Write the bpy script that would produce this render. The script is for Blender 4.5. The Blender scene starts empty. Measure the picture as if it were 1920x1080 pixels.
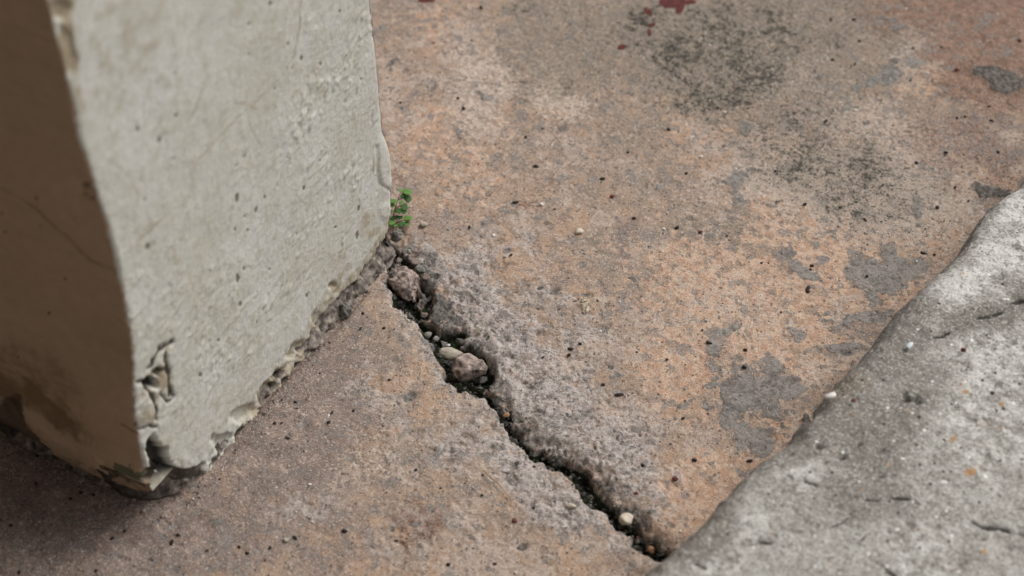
import bpy, bmesh, math, random
import numpy as np
from mathutils import Vector, Matrix, Euler

scene = bpy.context.scene
COL = scene.collection

# ------------------------------------------------------------------ camera
F = 3800.0                      # focal length in photo pixels (1920 wide)
PITCH = math.radians(46)
DIST = 1.9
CAM = np.array([0.0, -DIST*math.cos(PITCH), DIST*math.sin(PITCH)])
FW = np.array([0.0, math.cos(PITCH), -math.sin(PITCH)])
UP = np.array([0.0, math.sin(PITCH), math.cos(PITCH)])
RT = np.array([1.0, 0.0, 0.0])

def G(px, py, z=0.0):
    """photo pixel -> world point at height z"""
    d = FW*F + RT*(px-960) + UP*(540-py)
    t = (z-CAM[2])/d[2]
    return CAM + d*t

def P(x, y, z):
    """world -> photo pixel (arrays)"""
    vx, vy, vz = x-CAM[0], y-CAM[1], z-CAM[2]
    dep = vy*FW[1] + vz*FW[2]
    dep = np.maximum(dep, .05)
    return 960 + F*vx/dep, 540 - F*(vy*UP[1]+vz*UP[2])/dep

cam_d = bpy.data.cameras.new("camera")
cam = bpy.data.objects.new("camera", cam_d)
COL.objects.link(cam)
cam.location = CAM.tolist()
cam.rotation_euler = (math.pi/2-PITCH, 0, 0)
cam_d.sensor_width = 36.0
cam_d.lens = F/1920*36
cam_d.clip_start = 0.02
cam_d.clip_end = 500
fp = G(900, 640)
cam_d.dof.use_dof = True
cam_d.dof.focus_distance = float(np.dot(fp-CAM, FW))
cam_d.dof.aperture_fstop = 4.0
scene.camera = cam

# ------------------------------------------------------------------ light
SUN_EL, SUN_AZ = math.radians(52), math.radians(28)   # azimuth from +X towards +Y
world = bpy.data.worlds.new("World")
scene.world = world
world.use_nodes = True
wn = world.node_tree
wn.nodes.clear()
sky = wn.nodes.new('ShaderNodeTexSky')
sky.sky_type = 'NISHITA'
sky.sun_disc = False
sky.sun_elevation = SUN_EL
sky.sun_rotation = math.pi/2 - SUN_AZ
sky.air_density = 1.0
sky.dust_density = 6.0
sky.ozone_density = 0.6
hs = wn.nodes.new('ShaderNodeHueSaturation')
hs.inputs['Saturation'].default_value = 0.30
bg = wn.nodes.new('ShaderNodeBackground')
bg.inputs['Strength'].default_value = 0.13
wo = wn.nodes.new('ShaderNodeOutputWorld')
wn.links.new(sky.outputs[0], hs.inputs['Color'])
wn.links.new(hs.outputs[0], bg.inputs['Color'])
wn.links.new(bg.outputs[0], wo.inputs['Surface'])

sl = bpy.data.lights.new("sun", 'SUN')
sl.energy = 1.3
sl.angle = math.radians(35)
sl.color = (1.0, 0.965, 0.91)
sun = bpy.data.objects.new("sun", sl)
COL.objects.link(sun)
sdir = Vector((math.cos(SUN_EL)*math.cos(SUN_AZ), math.cos(SUN_EL)*math.sin(SUN_AZ), math.sin(SUN_EL)))
sun.rotation_euler = sdir.to_track_quat('Z', 'Y').to_euler()
sun.location = (2, 1, 4)

scene.render.engine = 'CYCLES'
scene.view_settings.view_transform = 'Standard'
scene.view_settings.look = 'None'
scene.view_settings.gamma = 1
scene.view_settings.use_curve_mapping = False
scene.view_settings.exposure = 0.0

# ------------------------------------------------------------------ numpy noise
def _h(ix, iy, seed):
    n = (ix.astype(np.int64)*374761393 + iy.astype(np.int64)*668265263 + seed*974634777) & 0xffffffff
    n = ((n ^ (n >> 13))*1274126177) & 0xffffffff
    n = (n ^ (n >> 16)) & 0xffffffff
    return n

def gn(x, y, seed=0):
    """gradient noise about -0.7..0.7"""
    x0 = np.floor(x); y0 = np.floor(y)
    fx = x-x0; fy = y-y0
    u = fx*fx*fx*(fx*(fx*6-15)+10); v = fy*fy*fy*(fy*(fy*6-15)+10)
    def g(ix, iy, dx, dy):
        a = _h(ix, iy, seed)*(2*math.pi/4294967296.0)
        return np.cos(a)*dx + np.sin(a)*dy
    a = g(x0, y0, fx, fy); b = g(x0+1, y0, fx-1, fy)
    c = g(x0, y0+1, fx, fy-1); d = g(x0+1, y0+1, fx-1, fy-1)
    return (a*(1-u)+b*u)*(1-v) + (c*(1-u)+d*u)*v

def fbm(x, y, octv=4, seed=0, gain=.5):
    s = 0; a = 1.0; f = 1.0
    for i in range(octv):
        t = .6+i*1.1
        s = s + a*gn((x*math.cos(t)-y*math.sin(t))*f+.371*(i+1), (x*math.sin(t)+y*math.cos(t))*f+.173*(i+2), seed+i*17)
        a *= gain; f *= 2.03
    return s

def ss(a, b, x):
    t = np.clip((x-a)/(b-a), 0, 1)
    return t*t*(3-2*t)

def polydist(px, py, pts):
    """distance to a polyline of (x,y[,w]); returns distance, width, signed side"""
    best = np.full(px.shape, 1e9); W = np.zeros(px.shape); S = np.zeros(px.shape)
    for i in range(len(pts)-1):
        a, b = pts[i], pts[i+1]
        dx, dy = b[0]-a[0], b[1]-a[1]
        L2 = dx*dx+dy*dy
        t = np.clip(((px-a[0])*dx+(py-a[1])*dy)/L2, 0, 1)
        ex = px-(a[0]+t*dx); ey = py-(a[1]+t*dy)
        d = np.hypot(ex, ey)
        m = d < best
        best = np.where(m, d, best)
        if len(a) > 2:
            W = np.where(m, a[2]+(b[2]-a[2])*t, W)
        S = np.where(m, dx*ey-dy*ex, S)
    return best, W, S

def blob(px, py, cx, cy, rx, ry, ang=0.0, soft=.6):
    """1 in the middle, 0 outside, ellipse in photo pixels; ang in degrees, image sense"""
    a = math.radians(ang)
    dx = px-cx; dy = py-cy
    u = (dx*math.cos(a)+dy*math.sin(a))/rx
    v = (-dx*math.sin(a)+dy*math.cos(a))/ry
    return 1-ss(1-soft*.5, 1+soft*.5, np.sqrt(u*u+v*v))

def blobs(px, py, lst, soft=.6):
    m = np.zeros(px.shape)
    for b in lst:
        k = b[5] if len(b) > 5 else 1.0
        m = np.maximum(m, k*blob(px, py, b[0], b[1], b[2], b[3], b[4] if len(b) > 4 else 0, soft))
    return m

# ------------------------------------------------------------------ mesh helpers
def tag(o, label=None, cat=None, group=None, kind=None):
    if label: o['label'] = label
    if cat: o['category'] = cat
    if group: o['group'] = group
    if kind: o['kind'] = kind
    return o

def np_mesh(name, verts, faces, mat, attrs=None, parent=None, smooth=True):
    me = bpy.data.meshes.new(name)
    n, m = len(verts), len(faces)
    me.vertices.add(n)
    me.vertices.foreach_set('co', np.ascontiguousarray(verts, dtype=np.float32).ravel())
    k = faces.shape[1]
    me.loops.add(m*k)
    me.loops.foreach_set('vertex_index', np.ascontiguousarray(faces, dtype=np.int32).ravel())
    me.polygons.add(m)
    me.polygons.foreach_set('loop_start', np.arange(0, m*k, k, dtype=np.int32))
    me.polygons.foreach_set('loop_total', np.full(m, k, dtype=np.int32))
    me.polygons.foreach_set('use_smooth', np.full(m, smooth, dtype=bool))
    me.update(calc_edges=True)
    for an, arr in (attrs or {}).items():
        at = me.attributes.new(an, 'FLOAT_VECTOR', 'POINT')
        at.data.foreach_set('vector', np.ascontiguousarray(arr, dtype=np.float32).ravel())
    me.materials.append(mat)
    o = bpy.data.objects.new(name, me)
    COL.objects.link(o)
    if parent: o.parent = parent
    return o

def split_grid(verts, faces, cls, specs, attrs, parent=None):
    """build one object per face class; specs {class:(name,material,parent)}"""
    out = {}
    for c, (name, mat, par) in specs.items():
        f = faces[cls == c]
        if not len(f): continue
        used = np.unique(f)
        remap = np.full(len(verts), -1, dtype=np.int64)
        remap[used] = np.arange(len(used))
        out[c] = np_mesh(name, verts[used], remap[f], mat, {k: v[used] for k, v in attrs.items()}, par)
    return out

def grid_faces(nu, nv):
    i = np.arange(nu-1)[:, None]*nv + np.arange(nv-1)[None, :]
    i = i.ravel()
    return np.stack([i, i+nv, i+nv+1, i+1], 1)

# ------------------------------------------------------------------ shader helper
class NT:
    def __init__(self, name):
        self.m = bpy.data.materials.new(name)
        self.m.use_nodes = True
        self.t = self.m.node_tree
        self.t.nodes.clear()
        self.out = self.t.nodes.new('ShaderNodeOutputMaterial')
        self.b = self.t.nodes.new('ShaderNodeBsdfPrincipled')
        self.t.links.new(self.b.outputs[0], self.out.inputs[0])
        self.b.inputs['Roughness'].default_value = .85
        self.b.inputs['Specular IOR Level'].default_value = .3
        g = self.t.nodes.new('ShaderNodeTexCoord')
        self.obj = g.outputs['Object']
        self._sep = {}
    def put(self, sock, v):
        if isinstance(v, bpy.types.NodeSocket): self.t.links.new(v, sock)
        elif isinstance(v, (tuple, list)):
            sock.default_value = (*v, 1) if (len(v) == 3 and len(sock.default_value) == 4) else v
        else: sock.default_value = v
    def math(self, op, a, b=0.0, c=0.0, clamp=False):
        n = self.t.nodes.new('ShaderNodeMath'); n.operation = op; n.use_clamp = clamp
        self.put(n.inputs[0], a); self.put(n.inputs[1], b); self.put(n.inputs[2], c)
        return n.outputs[0]
    def mul(self, a, b): return self.math('MULTIPLY', a, b)
    def add(self, a, b): return self.math('ADD', a, b)
    def sub(self, a, b): return self.math('SUBTRACT', a, b)
    def noise(self, scale, detail=4, rough=.55, vec=None, dist=0.0, stretch=None, off=(0, 0, 0), rot=(0, 0, 0)):
        v = vec or self.obj
        if True:
            mp = self.t.nodes.new('ShaderNodeMapping')
            self.put(mp.inputs['Vector'], v)
            mp.inputs['Scale'].default_value = stretch or (1, 1, 1)
            mp.inputs['Location'].default_value = tuple(v_*.7317+.1371 for v_ in off)
            mp.inputs['Rotation'].default_value = (rot[0]+.31, rot[1]+.23, rot[2]+.57) if not stretch else rot
            v = mp.outputs[0]
        n = self.t.nodes.new('ShaderNodeTexNoise')
        self.put(n.inputs['Vector'], v)
        n.inputs['Scale'].default_value = scale
        n.inputs['Detail'].default_value = detail
        n.inputs['Roughness'].default_value = rough
        n.inputs['Distortion'].default_value = dist
        return n.outputs[0]
    def voro(self, scale, feature='F1', rnd=1.0, col=False):
        n = self.t.nodes.new('ShaderNodeTexVoronoi'); n.feature = feature
        self.put(n.inputs['Vector'], self.obj)
        n.inputs['Scale'].default_value = scale
        n.inputs['Randomness'].default_value = rnd
        return (n.outputs['Distance'], n.outputs['Color'])
    def rng(self, v, a, b, c=0.0, d=1.0, smooth=True):
        n = self.t.nodes.new('ShaderNodeMapRange')
        n.interpolation_type = 'SMOOTHSTEP' if smooth else 'LINEAR'
        self.put(n.inputs[0], v); self.put(n.inputs[1], a); self.put(n.inputs[2], b)
        self.put(n.inputs[3], c); self.put(n.inputs[4], d)
        return n.outputs[0]
    def mix(self, fac, a, b, mode='MIX'):
        n = self.t.nodes.new('ShaderNodeMix'); n.data_type = 'RGBA'; n.blend_type = mode
        self.put(n.inputs[0], fac); self.put(n.inputs[6], a); self.put(n.inputs[7], b)
        return n.outputs[2]
    def ramp(self, v, stops):
        n = self.t.nodes.new('ShaderNodeValToRGB')
        self.put(n.inputs[0], v)
        e = n.color_ramp.elements
        while len(e) < len(stops): e.new(.5)
        for el, (p, c) in zip(e, stops):
            el.position = p; el.color = (*c, 1)
        return n.outputs[0]
    def attr(self, name):
        if name not in self._sep:
            n = self.t.nodes.new('ShaderNodeAttribute'); n.attribute_name = name
            s = self.t.nodes.new('ShaderNodeSeparateXYZ')
            self.t.links.new(n.outputs['Vector'], s.inputs[0])
            self._sep[name] = s.outputs
        return self._sep[name]
    def xyz(self, col):
        s = self.t.nodes.new('ShaderNodeSeparateColor')
        self.put(s.inputs[0], col)
        return s.outputs
    def bump(self, h, dist=.001, strength=1.0):
        n = self.t.nodes.new('ShaderNodeBump')
        n.inputs['Strength'].default_value = strength
        n.inputs['Distance'].default_value = dist
        self.put(n.inputs['Height'], h)
        self.t.links.new(n.outputs[0], self.b.inputs['Normal'])
    def color(self, c): self.put(self.b.inputs['Base Color'], c)

# ------------------------------------------------------------------ materials
def mat_ground():
    s = NT('salmon_concrete')
    A, B, Cc, D = s.attr('mask_a'), s.attr('mask_b'), s.attr('mask_c'), s.attr('mask_d')
    def nz(scale, off, detail=6, rough=.62, gain=5.2, **k):      # centred noise about -.6..+.6
        return s.mul(s.sub(s.noise(scale, detail, rough, off=off, **k), .5), gain)
    n15 = nz(15, (1, 2, 0)); n40 = nz(42, (3, 1, 0)); n90 = nz(95, (5, 2, 4), 7, .68); n90b = nz(105, (8, 3, 1), 7, .68)
    n220 = nz(230, (2, 7, 3), 5, .7); n220b = nz(250, (4, 0, 9), 5, .7); n600 = nz(620, (7, 1, 1), 3, .65); n600b = nz(700, (1, 8, 1), 3, .65)
    streak = nz(120, (2, 2, 2), 6, .7, stretch=(1, .3, 1), rot=(0, 0, .75))
    def th(v, a, w=.10): return s.rng(v, a-w, a+w)
    # base mottling: tan ground with salmon, dusty pink and grey-beige islands
    n24 = nz(23, (6, 1, 3), 7, .62)
    base = s.mix(th(n40, .0, .35), (.345, .25, .185), (.27, .212, .17))
    base = s.mix(s.mul(th(s.add(s.mul(n90, .5), s.mul(n15, .9)), .12, .22), .7), base, (.43, .285, .19))
    base = s.mix(s.mul(th(s.add(n24, s.mul(n90b, .45)), .28, .16), .75), base, (.44, .36, .305))
    base = s.mix(s.mul(th(s.add(s.mul(n90b, .7), s.mul(streak, .7)), .42, .16), .6), base, (.47, .375, .31))
    base = s.mix(s.mul(th(s.add(nz(30, (2, 6, 6), 7, .66), s.mul(n90, .5)), .42, .10), .6), base, (.215, .175, .158))
    base = s.mix(s.mul(th(s.add(n220, s.mul(n90, .6)), .42, .10), .5), base, (.20, .15, .125))
    # brown film, smooth worn skin; mauve tint also paints the lower-left shade
    film = s.mix(th(s.add(s.mul(n90, .6), s.mul(n220, .5)), 0, .5), (.195, .155, .122), (.29, .235, .185))
    base = s.mix(s.mul(th(s.add(B[1], s.mul(n40, .30)), .45, .36), .92), base, film)
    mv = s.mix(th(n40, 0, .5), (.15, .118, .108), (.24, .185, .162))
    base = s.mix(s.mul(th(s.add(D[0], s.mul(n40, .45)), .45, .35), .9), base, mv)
    # orange
    org = s.mix(th(n90b, .0, .3), (.48, .295, .195), (.57, .41, .30))
    base = s.mix(s.mul(th(s.add(Cc[2], s.add(s.mul(n40, .35), s.mul(n90, .55))), .52, .20), .85), base, org)
    # pale, sandy wear with the aggregate showing
    pale = s.mix(th(n220, 0, .3), (.36, .30, .25), (.57, .48, .41))
    base = s.mix(s.mul(th(s.add(B[2], s.add(s.mul(n40, .3), s.mul(n220b, .8))), .50, .22), .85), base, pale)
    redb = s.mix(th(n90, 0, .45), (.15, .082, .055), (.25, .145, .10))
    base = s.mix(s.mul(th(s.add(B[0], s.add(s.mul(n40, .3), s.mul(n220, .5))), .50, .28), .88), base, redb)
    # exposed rough concrete: soft ragged transition, strong tone changes
    rm = s.add(A[2], s.add(s.mul(n15, .16), s.add(s.mul(n40, .26), s.mul(n90, .24))))
    rough_m = s.rng(rm, .30, .95)
    rc = s.mix(th(s.add(s.mul(n90, .6), s.add(s.mul(n40, .5), s.mul(n220, .3))), -.12, .45), (.285, .255, .245), (.46, .415, .395))
    rc = s.mix(s.mul(th(s.add(n220b, s.mul(n90b, .6)), .22, .12), .8), rc, (.60, .555, .525))
    rc = s.mix(s.mul(s.rng(s.add(n90b, s.mul(n40, .6)), .45, .75), .75), rc, (.40, .27, .20))
    rc = s.mix(s.mul(s.rng(s.add(n90, s.mul(n40, .7)), -.42, -.85), .8), rc, (.095, .088, .086))
    rc = s.mix(s.mul(s.rng(s.add(n220, s.mul(n90, .5)), -.55, -.85), .85), rc, (.075, .066, .062))
    base = s.mix(s.mul(rough_m, .93), base, rc)
    # small grey islands where the pigment has lifted
    isl = s.rng(s.add(nz(80, (4, 4, 4), 5, .6), s.mul(nz(24, (9, 4, 4)), .35)), .44, .50)
    base = s.mix(s.mul(isl, .7), base, (.19, .175, .165))
    # grain
    base = s.mix(s.mul(s.rng(n600, -.22, -.65), .5), base, (.12, .092, .078))
    base = s.mix(s.mul(s.rng(n600b, .22, .7), .5), base, (.64, .56, .49))
    base = s.mix(s.mul(s.rng(n220b, -.50, -.72), .75), base, (.10, .082, .075))
    # cement patches
    gp = s.rng(s.add(A[0], s.add(s.mul(n90, .36), s.add(s.mul(n40, .42), s.mul(n220, .14)))), .60, .66)
    gcol = s.mix(th(s.add(n220, s.add(s.mul(n40, .7), s.mul(n90b, .5))), 0, .6), (.145, .135, .126), (.27, .255, .238))
    gcol = s.mix(s.mul(s.rng(n600, -.2, -.5), .5), gcol, (.06, .055, .05))
    base = s.mix(s.mul(gp, .93), base, gcol)
    # mould: clustered black specks over a faint grey veil
    mq = s.add(s.mul(n220, .42), s.add(s.mul(n90b, .45), s.add(s.mul(n600, .42), s.mul(n24, .26))))
    base = s.mix(s.mul(s.rng(s.add(A[1], s.mul(n40, .4)), .1, 1.0), .50), base, (.27, .235, .19))
    mo = s.rng(s.add(s.mul(A[1], .85), mq), .52, 1.12)
    base = s.mix(s.mul(s.mul(s.rng(s.add(n220b, s.mul(n600, .5)), .25, .7), A[1]), .6), base, (.50, .44, .36))
    base = s.mix(s.mul(s.mul(mo, s.rng(A[1], .02, .3)), .95), base, (.042, .039, .031))
    mo3 = s.rng(s.add(n600, s.add(s.mul(n220, .6), s.mul(A[1], .55))), .75, .95)
    base = s.mix(s.mul(s.mul(mo3, s.rng(A[1], .05, .35)), .85), base, (.045, .042, .034))
    # scattered dark and pale aggregate grains
    d1, c1 = s.voro(240); cr = s.xyz(c1)
    k = s.mul(s.rng(cr[0], .82, .84), s.rng(s.add(d1, s.mul(n600, .22)), .22, .32, 1, 0))
    base = s.mix(s.mul(k, .7), base, (.08, .065, .06))
    d2, c2 = s.voro(90); cr2 = s.xyz(c2)
    k2 = s.mul(s.rng(cr2[1], .86, .88), s.rng(s.add(d2, s.add(s.mul(n220, .25), s.mul(n600, .12))), .16, .26, 1, 0))
    base = s.mix(s.mul(k2, .65), base, s.mix(cr2[0], (.10, .09, .085), (.27, .25, .24)))
    k3 = s.mul(s.rng(cr[2], .94, .95), s.rng(d1, .12, .22, 1, 0))
    base = s.mix(s.mul(k3, .7), base, (.66, .62, .56))
    # red paint
    rp = s.rng(s.add(Cc[1], s.add(s.mul(n90, .16), s.mul(n40, .10))), .47, .53)
    base = s.mix(s.mul(rp, .95), base, s.mix(th(n220, 0, .5), (.07, .016, .014), (.12, .026, .022)))
    # hard black deposits, plus darker spalled strip and pits
    bp = s.rng(s.add(D[1], s.mul(n90, .22)), .42, .56)
    base = s.mix(s.mul(bp, .88), base, s.mix(th(n220, .1, .4), (.05, .047, .043), (.17, .16, .15)))
    # wet dirt in cracks
    base = s.mix(s.rng(s.add(Cc[0], s.mul(n90, .12)), .08, .6), base, s.mix(th(n90b, .15, .3), s.mix(th(n220, .2, .35), (.013, .014, .010), (.055, .052, .038)), (.022, .038, .012)))
    s.color(base)
    h = s.add(s.add(s.mul(n600, .10), s.mul(n220, .20)), s.mul(n90, .28))
    h = s.add(h, s.mul(s.mul(rough_m, n90), .55)); h = s.add(h, s.mul(s.mul(rough_m, n220b), .35)); h = s.add(h, s.mul(s.mul(rough_m, n40), .6))
    h = s.sub(h, s.mul(k, .35)); h = s.sub(h, s.mul(k2, .5)); h = s.add(h, s.mul(gp, .35)); h = s.sub(h, s.mul(isl, .25))
    s.bump(h, .0016, .75)
    s.put(s.b.inputs['Roughness'], .88)
    return s.m

def mat_plaster(name, tan):
    s = NT(name)
    A, B = s.attr('mask_a'), s.attr('mask_b')   # A: exposed, stain, dark ; B: fleck, hairline, chipface
    big = s.noise(14, 4, .6); mid = s.noise(90, 5, .6); fine = s.noise(600, 3, .6)
    if tan:
        base = s.ramp(s.add(s.mul(big, .5), s.mul(mid, .5)), [(.35, (.37, .285, .20)), (.65, (.45, .345, .25))])
        stain = (.17, .105, .055)
    else:
        base = s.ramp(big, [(.35, (.545, .54, .475)), (.65, (.625, .632, .60))])
        base = s.mix(s.rng(mid, .50, .64, 0, .5), base, (.46, .44, .345))
        base = s.mix(s.rng(s.noise(260, 5, .7, off=(8, 1, 1)), .50, .62, 0, .35), base, (.42, .40, .32))
        base = s.mix(s.rng(s.noise(70, 5, .7, off=(1, 8, 1)), .53, .66, 0, .3), base, (.68, .675, .65))
        stain = (.33, .265, .17)
    base = s.mix(s.rng(fine, .3, .45, .18, 0), base, (.25, .23, .18))
    st = s.rng(s.add(A[1], s.mul(s.sub(mid, .5), .9)), .25, .8, 0, .85)
    base = s.mix(st, base, stain)
    base = s.mix(s.mul(B[1], .8), base, (.36, .31, .22) if not tan else (.12, .085, .055))
    n2 = s.noise(140, 6, .65, off=(3, 3, 3))
    mort = s.ramp(n2, [(.32, (.05, .042, .036)), (.45, (.15, .13, .115)), (.57, (.27, .235, .205)), (.70, (.48, .44, .35))])
    base = s.mix(s.rng(A[0], .25, .75), base, mort)
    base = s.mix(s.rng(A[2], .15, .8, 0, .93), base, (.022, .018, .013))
    base = s.mix(s.rng(s.add(B[0], s.mul(s.sub(s.noise(300, 4, .6), .5), 1.0)), .40, .62, 0, .85), base, (.13, .115, .082) if not tan else (.05, .04, .03))
    base = s.mix(s.rng(B[2], .35, .6, 0, .9), base, (.62, .60, .50) if not tan else (.10, .115, .07))
    s.color(base)
    rr = s.noise(330, 5, .72, off=(2, 2, 8))
    s.bump(s.add(s.add(s.mul(mid, 1.3), s.mul(fine, .25)), s.mul(rr, .7)), .0015 if not tan else .0011, .7)
    return s.m

def mat_kerb():
    s = NT('grey_kerb_concrete')
    A, B = s.attr('mask_a'), s.attr('mask_b')   # A: dark, pale, brown ; B: crack, orange, x
    mid = s.noise(75, 6, .65); fine = s.noise(420, 4, .65); big = s.noise(22, 4, .6, off=(5, 1, 0))
    def nz(scale, off, detail=6, rough=.66, gain=5.2): return s.mul(s.sub(s.noise(scale, detail, rough, off=off), .5), gain)
    n30, n60, n140, n400 = nz(30, (1, 1, 4)), nz(65, (4, 0, 1)), nz(150, (2, 5, 1)), nz(430, (3, 3, 1), 3)
    base = s.mix(s.rng(n60, -.4, .4), (.29, .275, .25), (.385, .37, .345))
    base = s.mix(s.mul(s.rng(s.add(n30, s.mul(n140, .6)), .1, .7), .5), base, (.45, .44, .41))
    base = s.mix(s.mul(s.rng(s.add(A[1], s.add(s.mul(n60, .35), s.mul(n140, .3))), .25, .85), .85), base, (.60, .59, .56))
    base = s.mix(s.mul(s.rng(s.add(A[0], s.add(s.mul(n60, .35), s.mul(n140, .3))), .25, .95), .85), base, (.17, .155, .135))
    base = s.mix(s.mul(s.rng(s.add(A[2], s.mul(n60, .25)), .3, .9), .8), base, (.20, .16, .12))
    base = s.mix(s.mul(s.rng(s.add(n140, s.mul(n60, .4)), -.35, -.7), .7), base, (.13, .12, .105))
    base = s.mix(s.mul(s.rng(n400, -.2, -.7), .6), base, (.10, .093, .08))
    base = s.mix(s.mul(s.rng(n400, .2, .7), .5), base, (.66, .65, .61))
    d1, c1 = s.voro(170); cr = s.xyz(c1)
    base = s.mix(s.mul(s.rng(cr[0], .90, .91), s.rng(d1, .2, .3, 1, 0)), base, (.06, .055, .05))
    base = s.mix(s.mul(s.rng(cr[1], .93, .94), s.rng(d1, .18, .3, 1, 0)), base, (.75, .74, .72))
    base = s.mix(s.mul(s.rng(cr[2], .985, .99), s.rng(d1, .15, .3, 1, 0)), base, (.40, .22, .10))
    base = s.mix(s.rng(B[1], .3, .7, 0, .8), base, (.42, .24, .10))
    base = s.mix(s.rng(B[0], .2, .7, 0, .9), base, (.04, .036, .03))
    s.color(base)
    s.bump(s.add(s.mul(mid, 1.6), s.mul(fine, .8)), .0016, .8)
    return s.m

def mat_simple(name, stops, scale=200, rough=.85, bump=.0006, spec=.3):
    s = NT(name)
    n = s.noise(scale, 5, .65)
    s.color(s.ramp(n, stops))
    s.b.inputs['Roughness'].default_value = rough
    s.b.inputs['Specular IOR Level'].default_value = spec
    s.bump(n, bump, .8)
    return s.m

M_GROUND = mat_ground()
M_WHITE = mat_plaster('whitewashed_plaster', False)
M_TAN = mat_plaster('tan_painted_plaster', True)
M_KERB = mat_kerb()
M_PLAIN = mat_simple('plain_plaster', [(.3, (.30, .24, .18)), (.7, (.38, .31, .24))], 30)
M_STONE_P = mat_simple('pinkish_stone', [(.36, (.07, .06, .055)), (.46, (.20, .16, .145)), (.54, (.33, .255, .22)), (.64, (.46, .39, .35))], 150, .9, .0014)
M_STONE_B = mat_simple('beige_stone', [(.3, (.20, .18, .14)), (.6, (.42, .38, .31))], 140)
M_STONE_G = mat_simple('grey_stone', [(.3, (.08, .08, .07)), (.7, (.30, .29, .26))], 200)
M_STONE_D = mat_simple('dark_damp_stone', [(.3, (.03, .03, .026)), (.7, (.14, .13, .12))], 200)
M_CREAM = mat_simple('cream_pebble', [(.3, (.38, .31, .23)), (.7, (.66, .60, .50))], 150, .6)
M_ORANGE = mat_simple('orange_pebble', [(.3, (.26, .13, .07)), (.7, (.42, .25, .15))], 200, .6)
M_PINK = mat_simple('pink_pebble', [(.3, (.36, .14, .12)), (.7, (.50, .26, .23))], 200, .5)
M_DARK = mat_simple('black_crumb_matter', [(.3, (.012, .009, .009)), (.7, (.035, .026, .024))], 400, .6)
M_MAROON = mat_simple('maroon_crumb_matter', [(.3, (.07, .013, .013)), (.7, (.14, .03, .026))], 400, .6)
M_CHIP = mat_simple('white_chip_matter', [(.3, (.55, .54, .50)), (.7, (.80, .79, .76))], 300, .5)
M_BLUECHIP = mat_simple('bluish_chip_matter', [(.3, (.48, .52, .56)), (.7, (.68, .72, .76))], 300, .4)
M_LEAF = None
def mat_leaf():
    s = NT('leaf_green')
    n = s.noise(350, 3, .6)
    s.color(s.ramp(n, [(.3, (.045, .135, .024)), (.5, (.095, .22, .04)), (.7, (.18, .33, .08))]))
    s.b.inputs['Roughness'].default_value = .45
    s.b.inputs['Subsurface Weight'].default_value = .1
    s.b.inputs['Subsurface Radius'].default_value = (.002, .003, .001)
    s.bump(n, .0004, .6)
    return s.m
M_LEAF = mat_leaf()
M_LEAF_D = mat_simple('dark_leaf_green', [(.3, (.02, .07, .014)), (.7, (.06, .15, .03))], 350, .5, .0004)
M_STEM = mat_simple('reddish_stem', [(.3, (.12, .05, .03)), (.7, (.22, .11, .06))], 300)
M_STRAW = mat_simple('dry_straw', [(.3, (.30, .19, .10)), (.7, (.48, .34, .20))], 300)

# ------------------------------------------------------------------ pavement (fine relief)
CRACK = [(300, 250, 4), (640, 380, 6), (722, 446, 6), (738, 470, 8), (734, 500, 7), (736, 530, 9), (752, 560, 10), (782, 590, 11), (812, 622, 15), (832, 650, 20),
         (850, 685, 24), (872, 704, 24), (905, 730, 14), (930, 755, 10), (950, 780, 7), (962, 808, 8), (988, 838, 12),
         (1025, 853, 11), (1060, 870, 13), (1092, 895, 18), (1113, 925, 22), (1143, 952, 15), (1172, 980, 15),
         (1200, 1007, 18), (1232, 1032, 14), (1262, 1048, 11), (1330, 1110, 7), (1500, 1250, 5), (2200, 1900, 4)]
CRACK2 = [(738, 462, 10), (762, 490, 8), (784, 515, 8), (803, 548, 12), (795, 578, 12)]

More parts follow.
